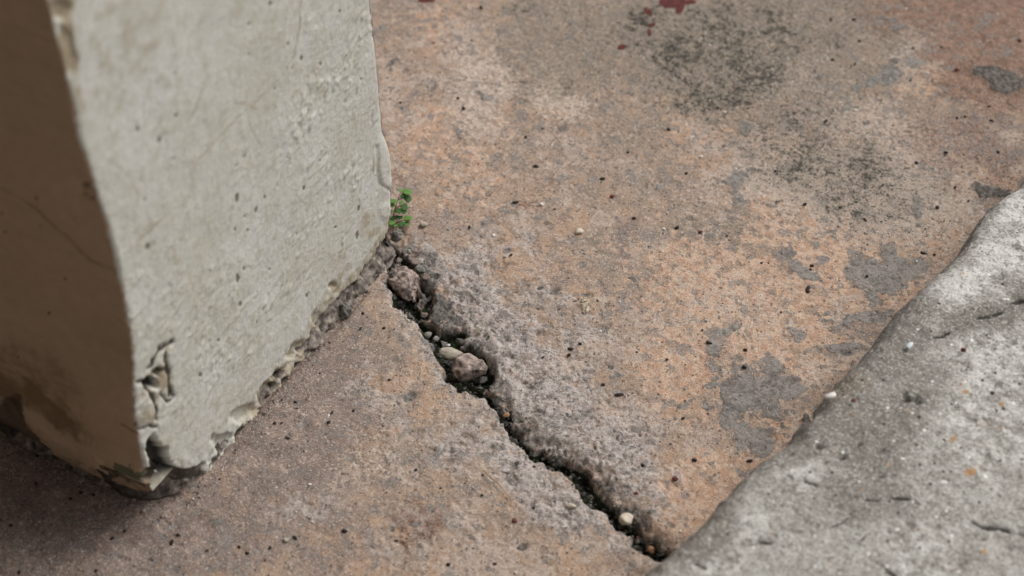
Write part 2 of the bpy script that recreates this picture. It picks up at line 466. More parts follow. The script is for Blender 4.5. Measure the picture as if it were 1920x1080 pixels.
def ground_fields(x, y):
    px, py = P(x, y, np.zeros_like(x))
    w1 = fbm(x*18, y*18, 4, 3)*1.0; w2 = fbm(x*18+40, y*18, 4, 9)
    wx, wy = px + w1*38, py + w2*38                 # warped coordinates for stains
    j1 = fbm(x*60, y*60, 5, 21, .55); j2 = fbm(x*60+9, y*60+5, 5, 31, .55)
    qx, qy = px + j1*13, py + j2*13                 # jagged coordinates for breaks
    d, w, sd = polydist(qx, qy, CRACK)
    wv = w*(1.0 + .25*j1)
    c1 = 1-ss(wv*.55-4, wv+4, d)
    d2, w2_, _ = polydist(qx, qy, CRACK2); w2_ = w2_*.8
    c2 = 1-ss(w2_*.4-4, w2_+6, d2)
    hol = blobs(qx, qy, [(848, 624, 30, 17, -20), (880, 692, 46, 40, 20), (860, 655, 28, 16, 0), (764, 560, 34, 20, 40)], .5)
    crk = np.maximum(np.maximum(c1, c2*.75), hol*.95)
    upper = sd < 0                                   # side of the break towards the kerb / top right
    # spalled strip on the upper side
    dm, wm, sm = polydist(px+w1*14, py+w2*14, [(745, 470, 52), (790, 540, 62), (850, 620, 62), (905, 700, 40), (950, 770, 20), (1040, 840, 20), (1120, 910, 24), (1250, 1030, 22)])
    spall = (1-ss(wm*.35, wm*1.15, dm))*np.where(upper, 1, .0)
    lip = (1-ss(2, 30+30*w1, d-w))*np.where(upper, .6, 1.0)  # worn lips
    rough = blobs(wx, wy, [(800, 500, 70, 60, 40, .9), (880, 560, 95, 70, 45, 1.0), (960, 660, 110, 80, 40, 1.0), (1040, 770, 130, 80, 35, 1.0),
                           (1150, 850, 120, 75, 40, .95), (1200, 930, 80, 50, 30, .8), (900, 470, 60, 40, 0, .65), (1020, 560, 70, 40, 20, .55),
                           (925, 800, 75, 70, 40, .75), (1000, 900, 85, 60, 30, .6), (1020, 1000, 60, 40, 0, .5), (800, 640, 30, 60, -35, .6), (720, 740, 70, 40, 10, .42),
                           (760, 810, 60, 40, 0, .45), (770, 1010, 90, 60, 0, .5), (1130, 1000, 60, 30, 40, .6), (600, 940, 70, 40, 0, .35), (1180, 780, 110, 60, 30, .55), (1070, 640, 110, 70, 30, .6), (940, 440, 90, 50, 20, .5), (760, 880, 120, 60, 10, .45), (850, 830, 70, 60, 40, .6), (1060, 950, 90, 60, 30, .95), (960, 850, 70, 60, 40, .95), (870, 820, 60, 50, 30, .9), (1010, 900, 70, 50, 30, .9), (860, 1000, 100, 50, 0, .5), (560, 960, 70, 40, 0, .6), (690, 730, 60, 40, 0, .55)], 1.5)
    rough = np.maximum(rough, lip*.75)
    # ---- relief
    z = .0015*fbm(x*5, y*5, 3, 5) + .0007*fbm(x*28, y*28, 3, 8) + .00028*fbm(x*120, y*120, 3, 12)
    rn = fbm(x*85, y*85, 5, 41, .6)
    z = z + rough*(.0021*rn - .0006 - .0022*ss(.25, .5, fbm(x*40, y*40, 4, 46, .6)))
    flake = ss(.16, .20, fbm(x*34, y*34, 4, 47, .6))*ss(.15, .6, rough + .35*w1)
    z = z - flake*.0013 - .0007*ss(.36, .40, fbm(x*50, y*50, 4, 48, .6))
    z = z - spall*(.0065 + .006*np.abs(fbm(x*60, y*60, 4, 44, .6)) - .003)
    pits = ss(.36, .52, gn(x*210, y*210, 55)) * ss(-.1, .25, gn(x*22, y*22, 56)+rough*.5)
    z = z - pits*.0012
    z = z - crk*(.019 + .004*fbm(x*90, y*90, 3, 66) - .011*np.clip(fbm(x*55, y*55, 3, 67), 0, 1))
    z = z - lip*.0015*(1-crk)
    # hump next to the crack, lower right
    z = z + .003*blob(px, py, 1160, 880, 130, 60, 40, 1.4)
    # shallow scar under the damp stain and mud ridge beside the pillar base
    rd, _, _ = polydist(px, py, [(700, 548), (640, 625), (560, 700), (500, 765), (440, 830), (395, 885), (340, 925)])
    z = z + .0022*(1-ss(2, 10, rd))
    gpb = [(1800, 560, 1, 1, 0, 0), (1400, 745, 80, 62, 20, 1), (1350, 720, 26, 60, 10, .8), (1450, 720, 55, 40, 0, .95), (1410, 830, 46, 36, 0, .85), (1335, 668, 20, 36, 0, .95), (1350, 705, 22, 22, 0, .9),
           (1300, 770, 50, 10, -18, .9), (1370, 610, 26, 20, 0, .6),
           (1645, 515, 60, 42, 20, .95), (1700, 500, 45, 36, 0, .9), (1600, 520, 24, 30, 0, .8), (1660, 470, 24, 16, 0, .8), (1640, 560, 30, 20, 0, .8),
           (1395, 350, 30, 24, -30, .9), (1385, 372, 20, 20, 0, .9), (1545, 478, 34, 12, -25, .85), (1500, 500, 34, 14, 20, .85), (1470, 475, 20, 16, 30, .8), (1622, 408, 18, 14, 0, 1),
           (1570, 430, 8, 16, 10, .9), (1718, 382, 10, 16, 10, 1), (1640, 335, 16, 10, 0, .9), (1747, 325, 12, 14, -20, .9), (1740, 465, 14, 9, 0, .9),
           (1660, 145, 44, 26, -35, .95), (1625, 165, 22, 20, 0, .9), (1715, 120, 22, 16, 0, .85), (1690, 45, 22, 9, 20, .95), (1670, 20, 26, 8, 10, .8), (1590, 600, 40, 14, 10, .8),
           (1590, 655, 46, 10, 0, .85), (1640, 600, 30, 22, 0, .8), (1270, 138, 18, 14, 0, .85), (1395, 235, 16, 12, 0, .9), (1492, 630, 20, 12, 0, .9), (1465, 805, 13, 14, 0, 1),
           (870, 240, 12, 10, 0, .8), (910, 175, 14, 10, 0, .85), (1410, 322, 12, 12, 0, .9), (1600, 205, 12, 8, 0, .8), (395, 965, 24, 22, 0, .75), (1840, 330, 16, 12, 0, .7), (1165, 700, 14, 8, 0, .7), (1530, 445, 10, 8, 0, .8)]
    grey = blobs(px+w1*34+j1*8, py+w2*34+j2*8, gpb, 1.5)
    z = z + .0007*ss(.42, .56, grey + .5*j1*.6)
    mould = blobs(wx, wy, [(1340, 70, 330, 100, 0, .58), (1450, 170, 170, 70, 15, .6), (1340, 110, 170, 110, 10, .9), (1250, 40, 110, 50, 0, .8), (1420, 60, 130, 90, 0, .75), (1330, 170, 110, 60, 0, .95), (1560, 320, 150, 80, 15, .85), (1600, 380, 110, 50, 10, .7),
                           (1440, 210, 120, 50, 20, .6), (1640, 370, 190, 90, 20, .45), (1500, 290, 160, 80, 20, .55), (1080, 160, 45, 10, -12, .55), (1560, 60, 90, 60, 0, .4), (980, 15, 50, 16, 0, .6), (60, 1060, 160, 60, 0, .25)], 1.1)
    redb = blobs(wx, wy, [(1870, 90, 130, 110, 0, 1.1), (1810, 15, 200, 50, 0, 1.0), (1800, 270, 130, 70, 10, .42), (1510, 240, 60, 36, 10, .45), (775, 985, 42, 34, 0, .85), (740, 335, 22, 30, 0, .5),
                           (1870, 320, 60, 40, 0, .4), (1000, 350, 60, 40, 0, .3)], 1.4)
    film = blobs(wx, wy, [(1045, 80, 110, 95, -8, 1.25), (1420, 70, 340, 120, 0, .85), (1600, 150, 160, 90, 0, .6), (1180, 240, 120, 60, 0, .5), (1460, 190, 150, 60, 0, .6), (1800, 200, 140, 120, 0, .55), (980, 150, 30, 60, 0, .7), (1110, 60, 90, 70, 0, .75), (980, 250, 40, 60, 20, .55), (1340, 440, 110, 60, 10, .75), (1200, 330, 120, 70, 0, .45),
                           (1170, 470, 90, 60, 0, .55), (1100, 600, 60, 40, 0, .35), (640, 640, 120, 120, 0, .55), (1400, 30, 250, 60, 0, .5), (760, 30, 60, 60, 0, .4)], .9)
    pale = blobs(wx, wy, [(900, 160, 60, 90, 0, .8), (1050, 190, 60, 30, 10, .85), (1600, 360, 190, 80, 15, .95), (1480, 330, 110, 60, 0, .8), (1740, 400, 90, 60, 0, .8), (1680, 290, 120, 60, 0, .7), (1720, 100, 60, 50, 0, .6), (1580, 250, 120, 60, 0, .6), (1480, 160, 80, 50, 0, .4),
                          (1430, 600, 80, 40, 20, .4), (1380, 540, 60, 30, 0, .35), (700, 860, 60, 30, 0, .55), (1520, 700, 50, 30, 0, .5), (1310, 380, 60, 40, 0, .3), (740, 200, 30, 60, 0, .3)], 1.0)
    org = blobs(wx, wy, [(1400, 560, 240, 110, 25, .65), (1300, 700, 120, 100, 0, .7), (1480, 640, 130, 100, 0, .7), (1420, 860, 130, 60, -30, .75), (1300, 940, 80, 90, -30, .8), (1570, 480, 120, 80, 0, .7),
                         (1700, 560, 60, 60, 0, .7), (1450, 430, 80, 60, 0, .55), (850, 260, 110, 80, 0, .45), (900, 350, 110, 60, 0, .45), (1180, 780, 60, 40, 0, .4), (1290, 240, 40, 30, 0, .5), (1730, 150, 60, 30, -40, .5),
                         (820, 60, 60, 50, 0, .4), (1490, 280, 50, 20, 0, .4), (1230, 560, 90, 50, 0, .45)], 1.0)
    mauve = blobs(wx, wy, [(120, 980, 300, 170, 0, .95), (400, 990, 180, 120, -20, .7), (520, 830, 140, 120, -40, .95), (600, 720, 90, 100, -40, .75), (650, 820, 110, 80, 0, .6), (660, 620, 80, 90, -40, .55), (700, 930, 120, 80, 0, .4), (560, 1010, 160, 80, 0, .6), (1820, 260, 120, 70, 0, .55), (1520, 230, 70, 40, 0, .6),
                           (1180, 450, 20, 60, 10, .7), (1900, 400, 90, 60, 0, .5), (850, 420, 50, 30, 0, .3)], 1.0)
    redp = blobs(px, py, [(1262, 4, 26, 12, 0, 1), (1275, 14, 8, 14, 20, .85), (1215, 22, 12, 6, 50, .8), (1222, 48, 9, 4, -20, .75), (1166, 89, 9, 5, -15, .85), (800, 1, 18, 5, 0, .9), (1148, 368, 5, 4, 0, .7), (1290, 4, 18, 5, 0, .8), (1217, 62, 4, 8, 0, .7)], .8)
    blk = blobs(qx, qy, [(1852, 358, 34, 16, 8, .95), (1880, 366, 20, 8, 10, .85), (1880, 152, 52, 20, 18, .9), (1840, 135, 20, 10, 0, .7), (736, 122, 20, 9, -35, .6), (1510, 788, 10, 14, 0, .9), (1466, 812, 9, 9, 0, .5), (1645, 600, 8, 8, 0, .0)], .8)
    z = z + .0022*blk
    blk = np.maximum(blk, np.maximum(spall*(.42+.25*j2), .62*blobs(qx, qy, [(790, 520, 44, 40, 45), (830, 580, 34, 50, -20), (880, 650, 40, 22, 20), (925, 740, 16, 14, 0), (1180, 955, 26, 12, 40), (750, 470, 20, 16, 30)], 1.4)))
    grime_dark = np.clip(1.1*ss(.30, .80, crk) + .10*(1-ss(2, 18, rd)) + lip*.06 + spall*.16*ss(-.1, .4, w1+.4*j1), 0, 1)
    dd, _, _ = polydist(px, py, [(0, 812), (80, 850), (150, 880), (220, 912), (285, 930)])
    grime_dark = np.maximum(grime_dark, .25*(1-ss(0, 20, dd)))  # darker strip along the foot of the tan face
    grime_dark = np.maximum(grime_dark, .26*blob(px+w1*20, py+w2*20, 320, 922, 60, 20, -12, 1.2))
    rp_ = np.random.RandomState(12)
    x0_, y0_ = x[0, 0], y[0, 0]
    for i in range(230):
        u = rp_.rand()
        if u < .36:
            k_ = rp_.randint(0, 9); ctr = [(820, 540), (900, 600), (960, 660), (1040, 760), (1120, 840), (1180, 900), (980, 560), (1000, 840), (880, 470)][k_]
            q_ = G(ctr[0]+rp_.normal()*75, ctr[1]+rp_.normal()*55)
            cxp, cyp = q_[0], q_[1]
        else:
            cxp, cyp = rp_.uniform(-.45, .55), rp_.uniform(-.35, .45)
        rr = rp_.lognormal(math.log(.0024), .38)
        i0, j0 = int((cxp-x0_)/STEP), int((cyp-y0_)/STEP); m_ = int(rr*3/STEP)+2
        if i0-m_ < 0 or j0-m_ < 0 or i0+m_ >= x.shape[0] or j0+m_ >= x.shape[1]: continue
        sl_ = (slice(i0-m_, i0+m_+1), slice(j0-m_, j0+m_+1))
        a_ = rp_.uniform(0, 3.14); st = rp_.uniform(1, 2.0)
        ux, uy = x[sl_]-cxp, y[sl_]-cyp
        du, dv = (ux*math.cos(a_)+uy*math.sin(a_))/st, (-ux*math.sin(a_)+uy*math.cos(a_))
        kk = 1-ss(.75, 1.15, np.hypot(du, dv)/rr + .35*j1[sl_])
        up_ = rp_.rand() < .25
        z[sl_] += kk*(rr*.22 if up_ else -rr*.4)
        if up_: grey[sl_] = np.maximum(grey[sl_], kk*.95)
        elif rp_.rand() < .6: blk[sl_] = np.maximum(blk[sl_], kk*rp_.uniform(.25, .62))
        else: grey[sl_] = np.maximum(grey[sl_], kk*.8)
    fade = ss(0, .03, np.minimum(np.minimum(x+.64, .64-x), np.minimum(y+.44, .54-y)))
    z = z*fade
    return (px, py, z, crk, upper,
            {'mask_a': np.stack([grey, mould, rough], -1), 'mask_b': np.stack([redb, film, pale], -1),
             'mask_c': np.stack([grime_dark, redp, org], -1), 'mask_d': np.stack([mauve, blk, spall], -1)})

STEP = .0012
# pillar frame
PC = G(336, 948)[:2]
PB = np.array([.48098516, .87672874])            # along the pale face, away from the near corner
PW = np.array([.87672874, -.48098516])           # outward normal of the pale face
xs = np.arange(-.64, .6401, STEP); ys = np.arange(-.44, .5401, STEP)
X, Y = np.meshgrid(xs, ys, indexing='ij')
sx, sy = X.shape
px, py, Z, crk, upper, att = ground_fields(X, Y)
# kerb frame
KE0 = G(1240, 1080, .10); KE1 = G(1920, 335, .10)
KD = (KE1-KE0)[:2]; KL = np.linalg.norm(KD); KD = KD/KL
KN = np.array([KD[1], -KD[0]])                   # towards the kerb body (right)
faces = grid_faces(sx, sy)
fx = X.ravel()[faces].mean(1); fy = Y.ravel()[faces].mean(1)
ks = (fx-KE0[0])*KN[0] + (fy-KE0[1])*KN[1]
pu = (fx-PC[0])*PB[0] + (fy-PC[1])*PB[1]; pv = (fx-PC[0])*PW[0] + (fy-PC[1])*PW[1]
keep = ~((ks > .06)) & ~((pu > .03) & (pu < .33) & (pv < -.03) & (pv > -.33))
faces = faces[keep]
fc = crk.ravel()[faces].max(1); fu = upper.ravel()[faces].mean(1) > .5
cls = np.where(crk.ravel()[faces].min(1) > .72, 2, np.where(fu, 1, 0))
verts = np.stack([X, Y, Z], -1).reshape(-1, 3)
pav = bpy.data.objects.new('pavement', None); COL.objects.link(pav)
tag(pav, 'worn salmon pink concrete pavement broken in two by a dark crack', kind='structure')
att = {k: v.reshape(-1, 3) for k, v in att.items()}
parts = split_grid(verts, faces, cls, {0: ('slab', M_GROUND, pav), 1: ('slab', M_GROUND, pav), 2: ('crack_soil', M_GROUND, None)}, att)
parts[0]['label'] = 'darker smoother slab below the crack, next to the pillar foot'
parts[1]['label'] = 'orange and grey blotched slab between the crack and the kerb'
tag(parts[2], 'black mossy dirt lying deep in the jagged crack', 'soil', kind='stuff')

# ground sheet out to the horizon with a hole for the fine slabs
def outer_ground():
    bm = bmesh.new()
    xi = [-.64, .64]; yi = [-.44, .54]
    o = [-120, -20, -4, -1.5, -.64, .64, 1.5, 4, 20, 120]
    oy = [-120, -20, -4, -1.5, -.44, .54, 1.5, 4, 20, 120]
    vs = [[bm.verts.new((a, b, 0)) for b in oy] for a in o]
    for i in range(9):
        for k in range(9):
            if i == 4 and k == 4: continue
            bm.faces.new((vs[i][k], vs[i+1][k], vs[i+1][k+1], vs[i][k+1]))
    me = bpy.data.meshes.new('ground'); bm.to_mesh(me); bm.free()
    me.materials.append(M_GROUND)
    ob = bpy.data.objects.new('ground', me); COL.objects.link(ob)
    tag(ob, kind='structure')
outer_ground()

# ------------------------------------------------------------------ pillar
def interp(v, pts):
    p = np.array(sorted(pts))
    return np.interp(v, p[:, 0], p[:, 1])
EDGE = [(.0, -.014), (.03, -.022), (.06, -.030), (.084, -.032), (.147, -.029), (.216, -.017), (.268, -.015), (.327, -.016), (.389, -.022), (.443, -.027), (.50, -.027), (.56, -.031), (2.6, -.031)]
RIGHT = [(0, .352), (.027, .352), (.046, .353), (.057, .357), (.076, .359), (.116, .359), (.155, .351), (.194, .349), (.256, .347), (.304, .344), (2.6, .344)]
BOT = [(-.06, .058), (-.03, .058), (-.006, .060), (.005, .045), (.016, .027), (.052, .010), (.084, .007), (.116, .004), (.153, .012), (.187, .013), (.224, .018), (.26, .022), (.288, .018), (.317, .020), (.347, .030), (.37, .034)]
DBOT = [(0, .050), (.010, .040), (.027, .028), (.066, .020), (.111, .021), (.145, .026), (.167, .033), (.188, .038), (.4, .03)]
RN, RF = .0035, .010

def pillar():
    fine = .0014
    ud = np.arange(-.235, 0, fine)                                       # dark face, from its far side to the corner
    coarse_d = np.linspace(-.36, -.235-fine, 8)
    uw = np.linspace(0, 1, 275)
    # u < 0: along the dark face;  0..1: pale face;  1..2 far side ; 2..3 back
    U = np.concatenate([coarse_d, ud, uw, np.linspace(1.003, 1.06, 18), np.linspace(1.08, 2, 16)[0:], np.linspace(2.1, 3, 8)])
    zf = np.concatenate([np.arange(-.006, .575, fine*1.05), np.linspace(.60, 2.6, 16)])
    UU, ZZ = np.meshgrid(U, zf, indexing='ij')
    e = interp(ZZ, EDGE) + .0005*fbm(ZZ*25, ZZ*0, 3, 90) + .0011*fbm(ZZ*130, ZZ*0+3, 3, 91, .7)
    r = interp(ZZ, RIGHT) + .0011*fbm(ZZ*60, ZZ*0+5, 5, 92, .65)
    s = np.where(UU < 0, e, np.where(UU <= 1, e+(r-e)*np.clip(UU, 0, 1), np.where(UU <= 2, r, r+(e-r)*(UU-2))))
    v = np.where(UU < 0, UU, np.where(UU <= 1, 0, np.where(UU <= 2, -(UU-1)*.36, -.36)))
    nb = np.where(UU < 0, -1.0, np.where(UU <= 1, 0, np.where(UU <= 2, 1.0, 0)))  # component of normal along PB
    nw = np.where(UU < 0, 0.0, np.where(UU <= 1, 1.0, np.where(UU <= 2, 0, -1.0)))
    # round the two front corners
    ds = s-e
    onw = (UU >= 0) & (UU <= 1)
    def rnd(dist, R):   # how far to sink at distance dist from a corner
        t = np.clip(1-dist/R, 0, 1)
        return R*(1-np.sqrt(np.clip(1-t*t, 0, 1)))*.6
    R1 = RN + .003*np.clip(fbm(ZZ*30, ZZ*0+8, 3, 93)+.2, 0, 1)
    sink = np.where(onw, rnd(ds, R1)+rnd(r-s, RF+0*s), 0) + np.where(UU < 0, rnd(-UU, R1), 0) + np.where((UU > 1) & (UU <= 2), rnd(-v, RF+0*s), 0)
    wx = PC[0]+PB[0]*s+PW[0]*v; wy = PC[1]+PB[1]*s+PW[1]*v
    px, py = P(wx, wy, ZZ)
    vis = UU <= 1.0
    aw = np.where(UU < 0, UU, s)     # running coordinate
    # jagged plaster foot
    jag = .006*fbm(aw*45, ZZ*8, 4, 101, .6) + .003*gn(aw*260, ZZ*60, 102)
    bot = np.where(UU < 0, interp(-v, DBOT), np.where(UU <= 1, interp(s, BOT), .03)) + jag*np.where(UU < 0, .45, 1)
    expo = 1-ss(-.0012, .0012, ZZ-bot)
    # relief
    st_a = math.radians(62)
    low = ss(.32, .12, ZZ)
    # long strokes: near vertical above, slanting below
    g1 = gn(aw*150, ZZ*14, 111) + .6*gn(aw*330, ZZ*25, 112)
    ca, sa = math.cos(.85), math.sin(.85)
    ra, rb = aw*ca-ZZ*sa, aw*sa+ZZ*ca
    g2 = gn(ra*190, rb*32, 113) + .6*gn(ra*400, rb*70, 114)
    g3 = fbm(aw*170, ZZ*170, 3, 115, .6)
    lumps = fbm(aw*14, ZZ*12, 3, 116)
    strokes = (g1*(1-low) + g2*low)
    patchy = ss(-.25, .35, fbm(aw*9+3, ZZ*9, 2, 117))
    wet = np.maximum(blobs(px, py, [(620, 230, 110, 150, 20, 1), (640, 60, 80, 90, 0, .8), (600, 420, 120, 120, 0, .7), (400, 640, 200, 120, -35, .9), (300, 560, 110, 60, 0, .8), (480, 560, 90, 120, 0, .6)], 1.2), .25)
    g4 = gn(ra*170+.8*g3, rb*62, 118) + .7*gn(ra*330, rb*130+g3, 119)
    off = np.where(UU < 0, .00022*strokes + .00018*g3 + .0010*lumps, (.00013+.00012*ss(520, 250, px)*ss(400, 100, py))*strokes*(.15+1.3*patchy**2)*(1.2-wet*.7) + .0030*np.maximum(g4, -.10)*wet*ss(-.3, .4, fbm(aw*22, ZZ*22, 3, 177)) + .00042*g3*wet + .0012*lumps)
    # drips / rough texture close to the foot
    foot = 1-ss(0, .035, ZZ-bot)
    off = off + np.where(onw, foot*(.0014*fbm(aw*110, ZZ*110, 4, 120, .6)), 0)
    # exposed foot: set back just under the plaster, swelling towards the ground
    en = fbm(aw*75, ZZ*90, 5, 121, .62)
    depth_e = np.where(UU < 0, .010 - .008*ss(.012, 0, ZZ), .0055 - .0105*ss(.018, .0, ZZ))
    cs = np.where(UU < 0, -v, s-e)
    depth_e = depth_e + .008*(1-ss(.0, .075, cs))*np.where(UU < 0, .8, 1.0) + 1.5*rnd(cs, .050+0*cs)
    creamy = np.where(onw, ss(.02, .05, s)*ss(.215, .185, s), 0)
    off = off - expo*(depth_e*(1-.6*creamy) - .0050*en*(1-.5*np.exp(-cs*30)))
    jx, jy = px + 9*fbm(aw*60, ZZ*60, 3, 130, .6), py + 9*fbm(aw*60+7, ZZ*60, 3, 131, .6)
    # hollows broken out of the near corner
    hole = blobs(jx, jy, [(288, 845, 13, 26, -8), (306, 872, 22, 12, 25), (283, 722, 12, 9, -30), (303, 856, 10, 16, 15), (330, 895, 40, 13, -10), (280, 890, 18, 16, 0), (294, 700, 6, 12, 25, .6)], .6)*(UU <= 1)
    rim = blobs(jx, jy, [(275, 850, 9, 34, 0, 1), (280, 775, 18, 26, -10, .7), (278, 765, 9, 22, 0, .8), (297, 862, 14, 7, 0, .9)], .8)*onw
    creases = np.zeros(px.shape)
    for pl in ([(284, 700), (300, 695), (318, 700)], [(283, 730), (288, 755), (291, 785)], [(310, 690), (322, 725)], [(280, 690), (300, 655), (322, 640)], [(262, 722), (285, 715)], [(300, 740), (318, 752)],
               [(255, 800), (290, 800)], [(312, 655), (316, 700), (324, 745)]):
        dd, _, _ = polydist(jx, jy, pl)
        creases = np.maximum(creases, 1-ss(1, 6, dd))
    creases = creases*(UU <= 1)*(ZZ < .3)
    off = off - hole*.013 + rim*.0020*(1-hole) - creases*.0020*onw
    folds = blobs(px, py, [(290, 750, 40, 60, 0)], .8)*onw
    off = off + folds*.0014*fbm(aw*55, ZZ*70, 3, 140, .6)
    # torn foot of the pale face: crumbs, cups, undercuts
    cups = blobs(jx, jy, [(498, 738, 14, 20, 25, .8), (455, 775, 26, 12, -30, .6), (420, 830, 20, 9, -35, .7), (625, 535, 9, 8, 0, .7), (405, 825, 12, 10, 0, .5), (648, 590, 9, 22, 20, .9),
                          (600, 600, 14, 14, 0, .5), (553, 655, 20, 7, -50, .8), (520, 700, 12, 6, -55, .9)], .7)*onw
    off = off - cups*.006
    # upper right break-line where the plaster bulges
    dln, _, _ = polydist(px, py, [(706, 275), (706, 315), (711, 345), (738, 362)])
    off = off - .0013*(1-ss(1, 5, dln))*onw + .0014*blob(px, py, 722, 310, 18, 50, -5, .5)*onw
    blst = blob(px, py, 722, 395, 12, 14, 0, .8)*onw
    off = off + .0012*blst
    # chipped top of the near corner
    topc = blobs(jx, jy, [(112, 20, 22, 22, 0, 1), (125, 90, 12, 50, -12, .6), (95, 50, 12, 20, 0, .6)], .6)*onw
    off = off - topc*.004
    # hole in the tan paint near the corner
    tch = blobs(jx, jy, [(160, 355, 14, 16, 20), (178, 372, 10, 8, 0)], .7)*(UU < 0)
    off = off - tch*.0022*ss(-.3, .3, fbm(aw*150, ZZ*150, 3, 141))
    # spalled lens low on the tan face
    lens = blob(px+22*lumps+10*g3, py+22*gn(aw*30, ZZ*30, 190), 62, 766, 118, 42, 33, 1.1)*(UU < 0)
    ridge, _, _ = polydist(px+8*g3, py+10*g3, [(40, 775), (95, 815), (170, 858)])
    peel = blobs(jx, jy, [(8, 790, 34, 40, 25), (40, 818, 36, 14, 33), (70, 838, 30, 9, 33)], .5)*(UU < 0)
    off = off - peel*.004
    off = off - lens*.006 + .004*(1-ss(4, 30, ridge))*(UU < 0)
    # flaked sheet at the foot of the tan face
    flk, _, _ = polydist(jx, jy, [(135, 860), (200, 893), (270, 912)])
    off = off - .004*(1-ss(2, 6, flk))*(UU < 0)
    dent = np.zeros(px.shape); fleck = np.zeros(px.shape); pal = np.zeros(px.shape)
    for (a, b, w, h, ang) in [(445, 370, 3.5, 11, 8), (460, 290, 3.5, 8, 20), (443, 310, 2.5, 4, 20), (566, 108, 4, 5, 0), (540, 82, 3, 3.5, 0), (602, 120, 3, 3, 0), (677, 147, 3, 3, 0), (506, 5, 3, 5, 0), (516, 166, 2.5, 3, 0),
                         (547, 127, 2, 3, 0), (650, 104, 2.5, 2, 0), (481, 393, 3, 6, 20), (497, 368, 2, 4, 0), (569, 352, 2, 4, 20), (672, 390, 2.5, 6, 10), (669, 440, 3, 9, 5), (465, 431, 3, 3, 0), (459, 405, 2, 2, 0),
                         (442, 429, 3, 4.5, 20), (557, 438, 2.5, 2.5, 0), (630, 426, 2, 2, 0), (445, 520, 4, 9, 5), (457, 503, 2.5, 4, 20), (520, 347, 2, 2, 0), (538, 295, 2, 2, 0), (258, 241, 4, 6, 20), (299, 262, 3.5, 6, 15),
                         (330, 216, 2.5, 4, 20), (325, 298, 2, 3, 20), (273, 374, 3, 3, 0), (278, 462, 6, 7, 30), (328, 136, 2.5, 3, 0), (467, 45, 2, 3, 0), (466, 100, 2, 3, 0), (410, 637, 3, 3.5, 0), (482, 603, 2, 3, 0),
                         (420, 420, 2, 2, 0), (388, 275, 2, 2, 0), (376, 702, 4, 4, 0), (322, 572, 2.5, 3, 0), (450, 569, 3, 5, 0), (576, 554, 2, 4, 10), (8, 435, 5, 3, 0), (75, 425, 5, 3, 0), (68, 372, 3.5, 4, 0), (122, 523, 4, 3, 0), (92, 587, 3, 3, 0),
                         (148, 113, 4, 5, 0), (3, 400, 3, 4, 0), (60, 670, 2, 2, 0), (34, 670, 2, 2, 0), (505, 505, 2, 2, 0), (600, 300, 2, 2, 0), (390, 160, 2, 2, 0), (637, 20, 2, 3, 0)]:
        k = blob(px+2*g3, py+2*g2, a, b, w*.8+.8, h*.95+.6, ang, .9)*(.62+.38*((a*7+b*13) % 10)/9)
        fleck = np.maximum(fleck, k)
    fleck = fleck*vis
    off = off - fleck*.0006
    for (a, b, w, h, ang) in [(437, 276, 3, 8, 35), (462, 312, 4, 5, 20), (357, 525, 5, 9, 30), (283, 345, 3, 3, 0), (685, 333, 4, 4, 0), (318, 655, 5, 6, 0), (262, 590, 4, 8, 0), (157, 258, 4, 4, 0), (198, 440, 5, 4, 0), (302, 673, 8, 5, -20), (540, 262, 3, 3, 0)]:
        pal = np.maximum(pal, blob(px, py, a, b, w, h, ang, .6))
    green = blob(jx, jy, 238, 890, 30, 15, 33, .5)*(UU < 0)
    pal = np.where(UU < 0, green, pal*onw)
    hair = np.zeros(px.shape)
    hx, hy = px + 3*fbm(aw*80, ZZ*80, 2, 150), py + 3*fbm(aw*80+4, ZZ*80, 2, 151)
    for pl in ([(566, 0), (560, 60), (551, 105), (530, 140), (500, 175), (462, 205), (430, 235), (400, 268), (372, 300)], [(462, 205), (470, 240), (490, 275)], [(205, 300), (232, 322), (248, 340), (262, 368)],
               [(358, 368), (330, 392), (300, 415), (270, 445), (235, 480)], [(480, 205), (440, 190)], [(378, 170), (370, 200), (352, 230)], [(0, 350), (60, 385), (120, 440)], [(122, 440), (170, 490), (210, 505)],
               [(228, 795), (262, 815), (275, 835)], [(590, 600), (594, 575)]):
        dd, _, _ = polydist(hx, hy, pl)
        hair = np.maximum(hair, 1-ss(.6, 2.4, dd))
    hair = hair*vis*(.45+.55*ss(-.3, .3, fbm(aw*40, ZZ*40, 2, 152)))
    off = off - hair*.0003
    # stains
    stain = np.where(UU < 0,
                     np.maximum(lens*(.75+.5*gn(aw*60, ZZ*60, 191))*(1-.8*(1-ss(3, 16, ridge))), np.maximum(.5*blob(px, py, 60, 700, 130, 60, 30, 1), .55*(1-ss(0, .03, ZZ-bot)))),
                     np.maximum.reduce([foot*.62*ss(.05, .12, s), blobs(px+25*lumps, py+25*patchy, [(220, 100, 110, 160, -10, .34), (300, 480, 70, 90, 0, .3), (230, 600, 20, 120, -8, .4), (128, 90, 16, 60, -12, .9), (112, 25, 20, 25, 0, .9), (145, 200, 12, 60, -12, .5), (300, 730, 40, 55, 0, .45), (316, 715, 12, 30, 0, .8), (700, 425, 22, 30, 30, .5), (716, 440, 12, 16, 0, .6),
                                                                  (640, 500, 30, 30, -45, .45), (706, 318, 3, 26, 0, .6), (712, 346, 8, 3, 40, .6), (530, 620, 60, 40, -40, .25), (280, 440, 60, 80, 0, .22), (400, 800, 90, 30, -35, .3), (380, 640, 20, 60, 20, .25), (283, 790, 22, 26, 0, .6), (625, 540, 12, 10, 0, .9)], .9),
                                        .5*blob(px, py, 570, 655, 30, 14, -50, .9)]))
